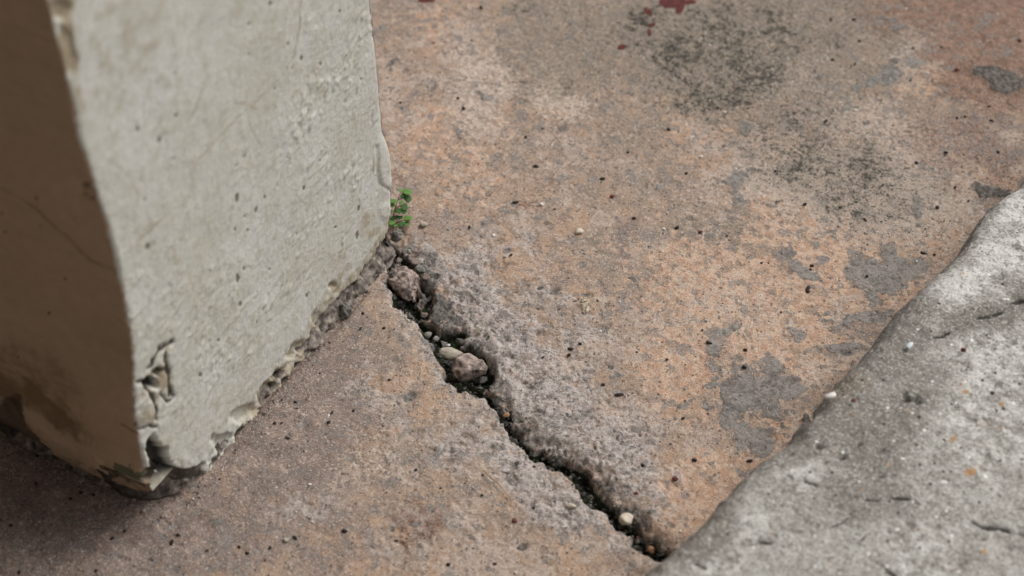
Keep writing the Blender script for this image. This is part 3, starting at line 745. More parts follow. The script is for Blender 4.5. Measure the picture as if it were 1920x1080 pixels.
    # brown weathering lens is a real stain; dark crumbling edge of the near corner
    edge_d = np.where(UU < 0, 1-ss(.0, .005, -v), 0)*(.5+.5*gn(ZZ*120, ZZ*0, 160))
    dark = np.clip(np.maximum(hole*1.0, creases*.75)+cups*.25 + tch*.5*ss(0, .3, fbm(aw*150, ZZ*150, 2, 161)) + peel*.6 + edge_d*.5, 0, 1)
    dark = np.maximum(dark, expo*ss(.1, -.5, en)*.65)
    expo_c = np.clip(expo*(1-creamy*ss(-.35, .0, en)*.75) + cups*.5 + hole*.3, 0, 1)
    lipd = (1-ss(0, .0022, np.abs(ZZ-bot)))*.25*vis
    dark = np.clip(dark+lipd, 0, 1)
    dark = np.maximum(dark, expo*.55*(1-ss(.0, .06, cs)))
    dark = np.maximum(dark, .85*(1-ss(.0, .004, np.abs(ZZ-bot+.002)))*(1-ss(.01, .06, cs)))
    off = off - sink
    # nothing pokes out far below ground
    vx = wx + (PB[0]*nb + PW[0]*nw)*off
    vy = wy + (PB[1]*nb + PW[1]*nw)*off
    # corner vertices take the shared diagonal
    verts = np.stack([vx, vy, ZZ], -1).reshape(-1, 3)
    att = {'mask_a': np.stack([expo_c, stain, dark], -1).reshape(-1, 3), 'mask_b': np.stack([fleck, hair, pal], -1).reshape(-1, 3)}
    f = grid_faces(*UU.shape)
    um = UU.ravel()[f].mean(1); em = expo.ravel()[f].mean(1)
    c = np.where(em > .5, 2, np.where(um < 0, 0, np.where(um <= 1.07, 1, 3)))
    nv = UU.shape[1]
    # close the perimeter with the coarse last strip
    a = np.arange(nv-1) + (UU.shape[0]-1)*nv; b = np.arange(nv-1)
    f2 = np.stack([a, b, b+1, a+1], 1)
    f = np.concatenate([f, f2]); c = np.concatenate([c, np.full(len(f2), 3)])
    root = bpy.data.objects.new('plastered_pillar', None); COL.objects.link(root)
    root.location = (float(PC[0]), float(PC[1]), 0)
    verts = verts - np.array([PC[0], PC[1], 0])
    tag(root, 'square pillar with whitewashed plaster on one side, tan paint on the other and a crumbling foot', 'pillar')
    ps = split_grid(verts, f, c, {0: ('painted_face', M_TAN, root), 1: ('plaster_face', M_WHITE, root), 2: ('mortar_base', M_WHITE, root), 3: ('rear_face', M_TAN, root)}, att)
    ps[0]['label'] = 'tan painted face in shade with a brown peeled hollow at its foot'
    ps[1]['label'] = 'whitewashed brushed plaster face with small dark flecks'
    ps[2]['label'] = 'dirty crumbling mortar showing under the broken plaster edge'
    return root
pillar()

# ------------------------------------------------------------------ kerb
def kerb():
    H = .105; R = .030
    sil = [(1198, 1085), (1230, 1050), (1284, 1010), (1338, 952), (1375, 905), (1436, 852), (1478, 824), (1500, 786), (1520, 776), (1540, 742), (1572, 706), (1606, 674), (1630, 646), (1652, 618), (1672, 590), (1692, 566),
           (1715, 545), (1760, 504), (1798, 468), (1820, 436), (1836, 404), (1864, 378), (1890, 358), (1920, 330)]
    sp = []
    for a, b in sil:
        q = G(a, b, H-.012)[:2]-KE0[:2]
        sp.append((q@KD, q@KN))
    fine = .0016
    s = np.concatenate([np.linspace(-3, -.16, 14), np.arange(-.14, KL+.12, fine), np.linspace(KL+.16, 3.2, 14)])
    # cross-section parameter: 0..nR over the rounded shoulder, then along the top
    th = np.linspace(0, 1, 46)
    top = np.concatenate([np.arange(fine, .40, fine*1.1), np.linspace(.44, 2.2, 10)])
    tp = np.concatenate([-1+th*.999, top])     # -1..0 shoulder, >0 top
    S, T = np.meshgrid(s, tp, indexing='ij')
    e = interp(S, sp) + .0022*fbm(S*35, S*0+2, 5, 230, .65)
    # stop the silhouette from drifting outside its known range
    ang = np.clip(T+1, 0, 1)*math.pi/2
    nrm_t = np.where(T < 0, -np.cos(ang), 0); nrm_z = np.where(T < 0, np.sin(ang), 1)
    tt = np.where(T < 0, R*(1-np.cos(ang)) - .0, R+T)
    tt = np.where(T < 0, R*(1-np.cos(ang)), tt)
    zz = np.where(T < 0, H*np.sin(ang)**.8, H - .0*T)
    wx = KE0[0]+KD[0]*S+KN[0]*(e+tt-.010); wy = KE0[1]+KD[1]*S+KN[1]*(e+tt-.010)
    nz = fbm(wx*8, wy*8, 3, 201)*.0010 + fbm(wx*38+zz*30, wy*38, 4, 202, .55)*.0017 + fbm(wx*110+zz*80, wy*110, 4, 203, .65)*.0017
    px, py = P(wx, wy, zz)
    cr = np.zeros(px.shape)
    hx, hy = px + 10*fbm(wx*40, wy*40, 3, 210), py + 10*fbm(wx*40+3, wy*40, 3, 211)
    for pl in ([(1750, 635, 3), (1830, 600, 5), (1880, 580, 5), (1925, 560, 4)], [(1470, 893, 2), (1505, 900, 4), (1548, 912, 2)], [(1604, 928, 2), (1640, 935, 5), (1668, 930, 5), (1720, 945, 2)], [(1800, 970, 2), (1845, 984, 6), (1885, 992, 6), (1925, 1005, 3)],
               [(1390, 1013, 2), (1440, 1018, 3), (1485, 1024, 2)], [(1630, 1055, 2), (1690, 1078, 3), (1740, 1085, 2)], [(1560, 1045, 1), (1600, 1020, 2), (1640, 1000, 1)], [(1300, 1055, 2), (1330, 1068, 3), (1350, 1085, 2)], [(1560, 985, 2), (1600, 960, 2)]):
        d, w, _ = polydist(hx, hy, pl)
        cr = np.maximum(cr, (1-ss(w*.25, w*.8+1, d))*ss(-.35, .1, fbm(wx*80, wy*80, 3, 212)))
    pit = blobs(hx, hy, [(1516, 785, 10, 9, 0), (1610, 835, 9, 4, 0), (1580, 860, 9, 5, 0), (1540, 835, 7, 5, 0), (1652, 892, 10, 5, 0), (1695, 740, 7, 6, 0), (1718, 752, 12, 8, 20), (1670, 998, 6, 6, 0), (1845, 760, 3, 3, 0), (1830, 845, 4, 4, 0), (1650, 850, 12, 6, 0, .7)], .7)
    off = nz*.8 - cr*.0026 - pit*.003
    wxx = wx + KN[0]*nrm_t*off; wyy = wy + KN[1]*nrm_t*off; zo = zz + nrm_z*off
    zo = np.where(T <= -.999, -.01, zo)
    a0, a1 = fbm(wx*12, wy*12, 3, 220)*45, fbm(wx*12+4, wy*12, 3, 221)*45
    qx, qy = px+a0, py+a1
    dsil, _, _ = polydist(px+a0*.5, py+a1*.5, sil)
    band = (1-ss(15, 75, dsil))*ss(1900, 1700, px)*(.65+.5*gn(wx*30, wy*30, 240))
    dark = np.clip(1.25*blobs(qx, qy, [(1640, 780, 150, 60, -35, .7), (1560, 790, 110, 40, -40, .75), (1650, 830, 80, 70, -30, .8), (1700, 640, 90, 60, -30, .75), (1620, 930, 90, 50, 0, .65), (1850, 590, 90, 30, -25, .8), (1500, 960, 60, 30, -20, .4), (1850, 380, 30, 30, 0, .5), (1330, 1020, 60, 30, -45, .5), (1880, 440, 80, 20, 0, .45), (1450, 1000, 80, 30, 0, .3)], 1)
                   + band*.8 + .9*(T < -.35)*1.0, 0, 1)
    pale = blobs(qx, qy, [(1890, 430, 80, 90, 0, 1.1), (1800, 520, 70, 40, -30, .8), (1755, 625, 20, 14, 0, 1.0), (1860, 680, 90, 60, -20, .6), (1500, 870, 50, 40, 0, .65), (1400, 990, 60, 40, 0, .6), (1850, 800, 120, 90, 0, .45), (1340, 1060, 60, 30, 0, .4), (1750, 1050, 120, 60, 0, .35)], 1)
    brown = np.clip(band*.5*ss(1700, 1500, px) + blobs(qx, qy, [(1540, 760, 50, 20, -40, .5), (1590, 720, 40, 20, -45, .6)], 1), 0, 1)*(1-(T < -.6))
    orange = blobs(hx, hy, [(1815, 882, 10, 8, 0), (1808, 738, 10, 4, 0), (1785, 825, 6, 4, 0), (1845, 1038, 8, 7, 0, .7), (1878, 755, 5, 4, 0, .8), (1700, 770, 4, 4, 0, .6)], .8)
    att = {'mask_a': np.stack([dark, pale, brown], -1).reshape(-1, 3), 'mask_b': np.stack([np.maximum(cr, pit*.55), orange, cr*0], -1).reshape(-1, 3)}
    v = np.stack([wxx-KE0[0], wyy-KE0[1], zo], -1).reshape(-1, 3)
    f = grid_faces(*S.shape)
    o = np_mesh('kerb', v, f, M_KERB, att)
    o.location = (float(KE0[0]), float(KE0[1]), 0)
    tag(o, 'lumpy pale grey concrete kerb with a rounded worn edge', 'kerb')
    o['kind'] = 'structure'
    return (sp, H, R)
kerb()

# ------------------------------------------------------------------ unseen porch roof and back wall, assumed over the pillar and added to shade it
def box(name, c, ax, half, mat, parent=None):
    """box with centre c, horizontal axes ax (unit 2-vectors), half sizes"""
    bm = bmesh.new(); vs = []
    for i in (-1, 1):
        for j in (-1, 1):
            for k in (-1, 1):
                q = np.array(c[:2]) + ax[0]*half[0]*i + ax[1]*half[1]*j
                vs.append(bm.verts.new((q[0], q[1], c[2]+half[2]*k)))
    for q in ((0, 1, 3, 2), (4, 6, 7, 5), (0, 4, 5, 1), (2, 3, 7, 6), (0, 2, 6, 4), (1, 5, 7, 3)):
        bm.faces.new([vs[i] for i in q])
    bmesh.ops.recalc_face_normals(bm, faces=bm.faces)
    bmesh.ops.bevel(bm, geom=list(bm.edges), offset=.008, segments=2, affect='EDGES')
    me = bpy.data.meshes.new(name); bm.to_mesh(me); bm.free()
    me.materials.append(mat)
    o = bpy.data.objects.new(name, me); COL.objects.link(o)
    if parent: o.parent = parent
    return o
PORCH_H = 2.6
def porch():
    root = bpy.data.objects.new('unseen_porch', None); COL.objects.link(root)
    tag(root, 'plain unseen porch assumed behind the camera, added to shade the pillar', 'building')
    c = PC + PB*(-1.05) + PW*(-1.4)
    box('roof', (c[0], c[1], PORCH_H+.08), (PB, PW), (1.4, 3.0, .08), M_PLAIN, root)
    c = PC + PB*(-2.35) + PW*(-1.4)
    box('wall', (c[0], c[1], PORCH_H/2), (PB, PW), (.1, 3.0, PORCH_H/2), M_PLAIN, root)
porch()

# ------------------------------------------------------------------ loose stones
RUBBLE_LATER = []
def ground_z(x, y):
    i = np.clip(int(round((x+.64)/STEP)), 0, sx-1); j = np.clip(int(round((y+.44)/STEP)), 0, sy-1)
    return float(Z[i, j])

def stone_mesh(name, size, seed, mat, cuts=7, sub=3, rough=.10):
    rs = np.random.RandomState(seed)
    bm = bmesh.new()
    bmesh.ops.create_icosphere(bm, subdivisions=sub, radius=1)
    v = np.array([q.co[:] for q in bm.verts])
    for _ in range(cuts):
        n = rs.normal(size=3); n /= np.linalg.norm(n)
        d = rs.uniform(.55, .85)
        k = v@n
        m = k > d
        v[m] -= np.outer((k[m]-d)*.94, n)
    L = np.linalg.norm(v, axis=1)[:, None]
    f = rough*(fbm(v[:, 0]*2.2+seed, v[:, 1]*2.2+v[:, 2]*1.7, 4, seed, .6))[:, None]
    v = v*(1+f)
    v = v*np.array(size)*.5
    for q, c in zip(bm.verts, v): q.co = c
    for fc in bm.faces: fc.smooth = True
    me = bpy.data.meshes.new(name); bm.to_mesh(me); bm.free()
    me.materials.append(mat)
    return me

def stone(name, px, py, size, rot, seed, mat, label, cat, z=None, cuts=7, sub=3, rough=.12, group=None, lift=.35):
    zz = z
    q = G(px, py, 0 if z is None else z)
    if z is None:
        q2 = G(px, py, size[2]*lift)
        zz = ground_z(q2[0], q2[1]) + size[2]*lift
        q = G(px, py, zz)
    o = bpy.data.objects.new(name, stone_mesh(name, size, seed, mat, cuts, sub, rough))
    COL.objects.link(o)
    o.location = (q[0], q[1], zz)
    o.rotation_euler = rot
    tag(o, label, cat, group)
    return o

stone('stone', 881, 690, (.032, .030, .024), (.2, .1, .5), 5, M_STONE_P, 'largest pinkish grey stone lodged in the middle of the crack', 'stone', z=-.005, sub=4, rough=.2)
stone('stone', 847, 664, (.024, .013, .010), (.1, .2, -.15), 8, M_STONE_B, 'flat pale beige stone wedged just above the pinkish stone', 'stone', z=-.004, sub=4)
stone('concrete_chunk', 764, 532, (.034, .046, .026), (.15, .0, .6), 12, M_STONE_P, 'broken pink and grey concrete chunk at the head of the crack by the pillar', 'concrete chunk', z=-.010, sub=5, rough=.22, cuts=9)
stone('pebble', 1175, 974, (.014, .012, .010), (.1, .3, .4), 21, M_CREAM, 'cream and orange pebble bridging the lower part of the crack', 'pebble', z=-.002)
stone('pebble', 949, 778, (.0065, .005, .005), (0, 0, .2), 22, M_ORANGE, 'small orange pebble in the narrowest part of the crack', 'pebble', z=-.001)
stone('pebble', 939, 774, (.0075, .004, .004), (0, 0, 0), 23, M_CREAM, 'small cream pebble left of the orange pebble at the narrow crack', 'pebble')
stone('pebble', 1072, 949, (.010, .005, .005), (0, 0, -.2), 24, M_CREAM, 'flat cream pebble on the lower lip of the crack', 'pebble')
stone('pebble', 1198, 1009, (.005, .004, .004), (0, 0, -.2), 25, M_PINK, 'tiny pink pebble inside the wide lower crack', 'pebble', z=-.016)
stone('pebble', 1196, 1015, (.005, .005, .004), (0, 0, -.2), 26, M_STONE_B, 'tiny greenish beige pebble beside the pink pebble in the crack', 'pebble', z=-.017)
stone('pebble', 1220, 1031, (.010, .007, .006), (0, 0, -.5), 27, M_ORANGE, 'brown pebble in the crack beside the kerb', 'pebble', z=-.014)
stone('pebble', 1089, 893, (.006, .006, .004), (0, 0, 0), 28, M_STONE_B, 'grey green pebble in the crack above the wide black part', 'pebble', z=-.018)
stone('pebble', 1107, 933, (.006, .006, .004), (0, 0, 0), 29, M_STONE_B, 'grey green pebble in the wide black part of the crack', 'pebble', z=-.018)
stone('pebble', 817, 635, (.007, .006, .005), (0, 0, 0), 30, M_STONE_G, 'grey pebble in the crack left of the flat beige stone', 'pebble', z=-.008)
stone('pebble', 803, 628, (.008, .007, .006), (0, 0, .4), 36, M_STONE_G, 'dark mossy pebble at the left rim of the hollow', 'pebble', z=-.006)
stone('pebble', 840, 648, (.005, .003, .003), (0, 0, .4), 31, M_BLUECHIP, 'tiny pale lilac pebble above the flat beige stone', 'pebble', z=-.008)
stone('pebble', 795, 420, (.0085, .0075, .006), (0, 0, .5), 32, M_STONE_B, 'round beige and green pebble right of the little weed', 'pebble')
stone('pebble', 1085, 434, (.009, .008, .005), (0, 0, .3), 33, M_CREAM, 'glossy cream pebble alone on the open pink slab', 'pebble')
stone('pebble', 536, 1012, (.0055, .005, .004), (0, 0, .3), 34, M_STONE_B, 'beige pebble on the shaded slab near the bottom edge', 'pebble')
stone('pebble', 742, 440, (.013, .012, .016), (0, 0, .3), 37, M_STONE_G, 'rounded knob of mortar at the far corner of the pillar foot', 'mortar lump', z=.012, sub=4, rough=.3)
stone('mortar_lump', 648, 585, (.014, .014, .026), (.2, 0, .5), 38, M_STONE_G, 'dark brown mortar lump stuck at the pillar foot', 'mortar lump', z=.004, sub=4, rough=.3)
stone('pebble', 767, 472, (.006, .006, .005), (0, 0, 0), 39, M_STONE_G, 'grey chip at the upper end of the crack', 'pebble', z=.000)
stone('pebble', 776, 540, (.006, .005, .005), (0, 0, 0), 40, M_STONE_P, 'dark pink chip right of the concrete chunk', 'pebble', z=-.006)
stone('pebble', 1459, 376, (.006, .005, .0035), (0, 0, 0), 41, M_STONE_B, 'small shiny pebble high on the pink slab', 'pebble')
stone('pebble', 1708, 744, (.009, .007, .006), (0, 0, .5), 42, M_STONE_G, 'dark glossy pebble sitting in a kerb pit', 'pebble', z=.108)

RUB = [(768, 484, .010, 0), (779, 492, .012, 1), (790, 505, .011, 0), (800, 520, .010, 1), (760, 470, .009, 0), (806, 560, .010, 2), (784, 574, .009, 0), (748, 488, .008, 1), (818, 600, .010, 2), (905, 712, .010, 0),
       (912, 738, .008, 1), (862, 640, .010, 2), (890, 655, .012, 1), (836, 612, .008, 0), (1000, 838, .008, 0), (1135, 930, .010, 1), (1150, 945, .012, 0), (1180, 990, .007, 2), (1040, 870, .007, 1), (795, 590, .008, 1)]
rr_ = random.Random(9)
RM = [stone_mesh('rubble', (1, .8, .6), 300+i, m, 7, 3, .25) for i, m in enumerate((M_STONE_G, M_STONE_P, M_STONE_D))]
for (a_, b_, sz, k_) in RUB:
    q = G(a_, b_, 0)
    o = bpy.data.objects.new('rubble', RM[k_]); COL.objects.link(o)
    zz = ground_z(q[0], q[1]) + sz*.12
    q = G(a_, b_, zz)
    o.location = (q[0], q[1], zz); o.scale = (sz, sz, sz)
    o.rotation_euler = (rr_.uniform(-.5, .5), rr_.uniform(-.5, .5), rr_.uniform(0, 6))
    tag(o, None, 'rubble', 'grey rubble bits in the crack')
    RUBBLE_LATER.append((o, a_, b_, k_))

# cream plaster crumbs
def crumbs(px, py, n, spread, mat, label, seed, size=.0035):
    rs = np.random.RandomState(seed)
    bm = bmesh.new()
    q0 = G(px, py, 0)
    for i in range(n):
        a = rs.normal(size=2)*spread
        s = size*rs.uniform(.4, 1.2)
        z = ground_z(q0[0]+a[0], q0[1]+a[1])
        m = Matrix.Translation((a[0], a[1], z+s*.2)) @ Euler(rs.uniform(0, 3, 3)).to_matrix().to_4x4() @ Matrix.Diagonal((s, s*.8, s*.45, 1))
        bmesh.ops.create_icosphere(bm, subdivisions=1, radius=.6, matrix=m)
    me = bpy.data.meshes.new('plaster_crumbs'); bm.to_mesh(me); bm.free(); me.materials.append(mat)
    o = bpy.data.objects.new('plaster_crumbs', me); COL.objects.link(o)
    o.location = (q0[0], q0[1], 0)
    tag(o, label, 'plaster crumbs', kind='stuff')
crumbs(1096, 572, 40, .0042, M_CREAM, 'cream plaster crumbs on the grey pink slab above the crack', 1)
crumbs(767, 588, 30, .0034, M_CREAM, 'cream plaster crumbs on the left lip of the crack', 2)

# small dark crumbs, one mesh of each kind, copied
def crumb_proto(mat, seed, dims):
    return stone_mesh('crumb', dims, seed, mat, cuts=5, sub=2, rough=.25)
DK = [crumb_proto(M_DARK, 50+i, d) for i, d in enumerate([(.0046, .0034, .0024), (.0055, .0026, .0022), (.0036, .0032, .0024)])]
MR = [crumb_proto(M_MAROON, 60, (.0044, .0036, .002))]
WH = [crumb_proto(M_CHIP, 70+i, d) for i, d in enumerate([(.0042, .0036, .002), (.0032, .003, .002)])]
LAND = [(752, 390, 'the green weeds'), (764, 530, 'the broken concrete chunk'), (881, 690, 'the pinkish stone in the crack'), (1175, 975, 'the cream pebble bridging the crack'), (932, 907, 'the dry straw'),
        (775, 985, 'the round red stain'), (1400, 750, 'the large grey cement patch'), (1650, 515, 'the cluster of grey cement islands'), (1390, 355, 'the small grey patch in mid slab'), (1660, 145, 'the upper grey patch'),
        (1320, 120, 'the mouldy black area'), (1262, 10, 'the red paint splash'), (1085, 434, 'the glossy cream pebble'), (1096, 570, 'the cream plaster crumbs'), (300, 925, 'the near corner of the pillar'),
        (1855, 358, 'the black deposit beside the kerb'), (1459, 376, 'the shiny pebble'), (536, 1012, 'the beige pebble at the bottom edge'), (1880, 150, 'the dark patch at the right border'), (650, 595, 'the dark mortar lump'),
        (1040, 90, 'the smooth brown stain'), (1130, 905, 'the widest part of the crack'), (60, 850, 'the peeled hollow of the pillar'), (395, 965, 'the grey patch near the pillar corner')]
_used = {}
def place_label(head, px, py):
    c = sorted((math.hypot(px-a, py-b), a, b, n) for a, b, n in LAND)
    for d, a, b, n in c[:3]:
        dx, dy = px-a, py-b
        h = 'right' if dx > 0 else 'left'; v = 'below' if dy > 0 else 'above'
        if abs(dx) > 2.2*abs(dy): w = h + ' of'
        elif abs(dy) > 2.2*abs(dx): w = v
        else: w = v + ' and ' + h + ' of'
        far = 'just ' if d < 60 else ('' if d < 150 else 'well ')
        t = '%s %s%s %s' % (head, far, w, n)
        if t not in _used: break
    _used[t] = 1
    return t
rs = random.Random(4)
for o, a_, b_, k_ in RUBBLE_LATER:
    o['label'] = place_label(('grey', 'pinkish grey', 'dark grey')[k_]+' bit of rubble', a_, b_)
def scatter(name, pts, protos, label, cat, group, scale=1.0, z=None):
    for i, p in enumerate(pts):
        o = bpy.data.objects.new(name, protos[i % len(protos)])
        COL.objects.link(o)
        k = scale*(p[2] if len(p) > 2 else 1.0)
        q = G(p[0], p[1], .0008)
        zz = ground_z(q[0], q[1])+.0008 if z is None else z
        q = G(p[0], p[1], zz)
        o.location = (q[0], q[1], zz)
        o.rotation_euler = (rs.uniform(-.3, .3), rs.uniform(-.3, .3), rs.uniform(0, 3.1))
        o.scale = (k, k, k)
        size = 'largish ' if k > 1.2*.95 else ('minute ' if k < .85*.95 else 'small ')
        tag(o, place_label(size+label, p[0], p[1]), cat, group)
left = [(70, 854, 1.3), (322, 1017, 1.3), (449, 1025), (463, 1037, 1.1), (210, 1009), (234, 995), (151, 924, 1.1), (334, 1003), (68, 907), (132, 935, .9), (539, 821), (515, 793), (681, 587), (676, 616, .9), (720, 615), (553, 753, .9),
        (528, 793, .8), (663, 770, .9), (616, 792, 1.1), (622, 774, .8), (780, 881), (645, 995, 1.4), (553, 1008, 1.1), (506, 1027, .9), (840, 1058, 1.1), (742, 1014), (730, 712, .8), (36, 1073, 1.1), (180, 1070, .9), (20, 985), (175, 928, .8),
        (928, 1057, .9), (904, 928, .8), (1000, 952, .8), (673, 529, .5), (600, 700, .6), (905, 890, .6), (388, 1032, .7), (286, 1050, .6)]
scatter('crumb', left, DK, 'black crumb', 'crumb', 'black crumbs on the darker slab', .95)
right = [(1131, 721, 1.1), (1160, 740, 1.5), (1166, 739, 1), (1205, 872), (1280, 784, .8), (1189, 409, 1.3), (1269, 427, 1.5), (1329, 642, 1.3), (1396, 688, 1.4), (1397, 656, 1.1), (1069, 654, 1.4), (1088, 644, 1), (1067, 665, 1.1),
         (1018, 670, .8), (1194, 660, .6), (1251, 674, .9), (967, 379, 1.5), (1428, 493, .8), (1317, 619, .7), (1363, 442, .7), (1005, 312, 1.6), (986, 257, 1), (1017, 241, .8), (1254, 242, 1.2), (1287, 325, 1.1), (1130, 335, 1.3), (1346, 202, .9),
         (1177, 285, .9), (1558, 36, 1.1), (1601, 36, 1.3), (1611, 77, 1.1), (1548, 227, 1.2), (1774, 286, 1.4), (1872, 285, 1), (1859, 226, 1.1), (1810, 218, .9), (1795, 221, .9), (1707, 150, .8), (1712, 90, .9), (1766, 88, .8), (1561, 112, .9),
         (1912, 76, 1.4), (1718, 305, 1.2), (1515, 540, 1.6), (1515, 546, 1.3), (1522, 498, 1.2), (1731, 474, 1.3), (1752, 477, .9), (1575, 389, .8), (1622, 412, 1), (1509, 383, 1.3), (1758, 389, 1.1), (1791, 351, 1), (1816, 377, .8), (1626, 518, 1),
         (1406, 864, 1.2), (1302, 862, 1.4), (1283, 784, .6), (880, 426, 1.1), (813, 80, .8), (859, 184, 1), (902, 14, 1.4), (751, 192, .9), (870, 203, 1.2), (958, 478, .9), (1190, 36, .6), (1225, 106, .7), (1603, 120, .9), (1465, 585, .7), (1085, 560, .5), (1040, 392, .6)]
scatter('crumb', right, DK, 'black crumb', 'crumb', 'black crumbs on the orange slab', .95)
scatter('crumb', [(1266, 898, 1.4), (1193, 925, 1), (1313, 435, 1.2), (1148, 368, 1.5), (1794, 131, 1.4), (965, 976, 1.4), (1520, 505, .8), (1855, 199, .9)], MR, 'maroon crumb', 'crumb', 'maroon crumbs on the slabs')
scatter('chip', [(925, 441, 1.4), (1245, 429, 1.6), (1314, 293, 1.7), (1359, 210, 1.5), (1331, 84, 1.2), (1331, 188, 1), (1604, 206, 1.4), (1739, 137, 1.1), (1719, 490, 1), (1254, 515, .9), (581, 908, 1.2), (586, 978, 1.1), (1126, 621, 1.1),
                 (555, 959, .9), (1276, 996, 1), (966, 1073, 1.4), (1016, 383, 1.6), (788, 379, .7), (1180, 440, .6), (335, 964, .8), (362, 935, .8), (1227, 548, .5), (803, 253, .8)], WH, 'white chip', 'chip', 'white chips on the slabs', .66)
KZ = .108
def kchip(name, px, py, dims, rot, mat, label, seed):
    q = G(px, py, KZ+.001)
    o = bpy.data.objects.new(name, stone_mesh(name, dims, seed, mat, 4, 2, .15)); COL.objects.link(o)
    o.location = (q[0], q[1], KZ+.001); o.rotation_euler = rot
    tag(o, label, 'chip')
kchip('chip', 1705, 648, (.0105, .0045, .003), (0, 0, .85), M_BLUECHIP, 'long bluish white chip on top of the grey kerb', 80)
kchip('chip', 1557, 742, (.011, .007, .004), (0, 0, .5), M_CHIP, 'pinkish white chip at the rounded edge of the kerb', 81)
kchip('crumb', 1807, 656, (.0055, .005, .004), (0, 0, .5), M_MAROON, 'dark red crumb right of the bluish chip on the kerb', 82)
kchip('crumb', 1600, 751, (.0045, .004, .003), (0, 0, .5), M_MAROON, 'dull red crumb near the edge of the kerb', 83)
kchip('crumb', 1860, 737, (.004, .0035, .003), (0, 0, .5), M_DARK, 'black crumb on the kerb right of the dark pebble', 84)
kchip('chip', 1710, 941, (.004, .0035, .002), (0, 0, .5), M_CHIP, 'small white chip low on the grey kerb', 85)

# grit: a scatter of sub-millimetre grains
def crack_grit():
    r = np.random.RandomState(31)
    base = np.array([[0, 0, 1], [1, 0, 0], [0, 1, 0], [-1, 0, 0], [0, -1, 0], [0, 0, -.5]], float)
    tri = np.array([[0, 1, 2], [0, 2, 3], [0, 3, 4], [0, 4, 1], [5, 2, 1], [5, 3, 2], [5, 4, 3], [5, 1, 4]])
    cr_pts = [p for p in CRACK[3:-3]]
    for nm, mat, n, lab, mode in (('crack_grit', M_STONE_D, 900, 'dark damp grit packed into the crack', 0), ('crack_gravel', M_STONE_G, 420, 'grey and beige crumbs of concrete fallen into the crack', 0),
                                  ('foot_grit', M_STONE_P, 700, 'brownish grit gathered along the foot of the pillar', 1), ('kerb_grit', M_STONE_G, 260, 'grey grit scattered beside the broken upper edge of the crack', 2)):
        V = []; Fc = []
        for i in range(n):
            if mode == 1:
                t = r.uniform(0, .36); o_ = abs(r.normal())*.006+.002
                if r.rand() < .3: x, y = PC + PB*(-.012-o_) - PW*r.uniform(0, .2)
                else: x, y = PC + PB*t + PW*o_
                s_ = r.lognormal(math.log(.0008), .4)
            else:
                k = r.randint(0, len(cr_pts)-1); a, b = cr_pts[k], cr_pts[k+1]; t = r.rand()
                w = a[2]+(b[2]-a[2])*t
                off = r.normal(size=2)*w*(.45 if mode == 0 else 1.6) + (np.array([14, -12]) if mode == 2 else 0)
                q = G(a[0]+(b[0]-a[0])*t+off[0], a[1]+(b[1]-a[1])*t+off[1], -.006 if mode == 0 else 0)
                x, y = q[0], q[1]
                s_ = r.lognormal(math.log(.0011 if mode == 0 else .0009), .45)
            th = r.uniform(0, 6.28); c, sn = math.cos(th), math.sin(th)
            p = base*s_*np.array([r.uniform(.8, 1.6), 1, .75]) + r.normal(size=(6, 3))*s_*.2
            p = np.stack([p[:, 0]*c-p[:, 1]*sn, p[:, 0]*sn+p[:, 1]*c, p[:, 2]], 1) + [x, y, ground_z(x, y)+s_*.3]
            Fc.append(tri+len(V)*6); V.append(p)
        o = np_mesh(nm, np.concatenate(V), np.concatenate(Fc), mat, smooth=False)
        tag(o, lab, 'grit', kind='stuff')
crack_grit()

def grit():
    r = np.random.RandomState(77)
    base = np.array([[0, 0, 1], [1, 0, 0], [0, 1, 0], [-1, 0, 0], [0, -1, 0], [0, 0, -.4]], float)
    tri = np.array([[0, 1, 2], [0, 2, 3], [0, 3, 4], [0, 4, 1], [5, 2, 1], [5, 3, 2], [5, 4, 3], [5, 1, 4]])
    for nm, mat, n, lab in (('dark_grit', M_DARK, 1500, 'fine black grit sprinkled over the whole pavement'), ('pale_grit', M_CHIP, 900, 'fine pale sand grains sprinkled over the pavement'),
                            ('grey_grit', M_STONE_G, 1300, 'fine grey grit sprinkled over the pavement')):
        V = []; Fc = []
        for i in range(n):
            x = r.uniform(-.6, .6); y = r.uniform(-.4, .5)
            if (x-KE0[0])*KN[0]+(y-KE0[1])*KN[1] > .03: continue
            a = (x-PC[0])*PB[0]+(y-PC[1])*PB[1]; b = (x-PC[0])*PW[0]+(y-PC[1])*PW[1]
            if -.02 < a < .36 and b < .004: continue
            s = r.lognormal(math.log(.00055), .4) if nm != 'pale_grit' else r.lognormal(math.log(.00042), .4)
            th = r.uniform(0, 6.28); c, sn = math.cos(th), math.sin(th)
            p = base*s*np.array([r.uniform(.8, 1.7), 1, .7]) + r.normal(size=(6, 3))*s*.15
            p = np.stack([p[:, 0]*c-p[:, 1]*sn, p[:, 0]*sn+p[:, 1]*c, p[:, 2]], 1) + [x, y, ground_z(x, y)+s*.2]
            Fc.append(tri+len(V)*6); V.append(p)
        o = np_mesh(nm, np.concatenate(V), np.concatenate(Fc), mat, smooth=False)
        tag(o, lab, 'grit', kind='stuff')
grit()

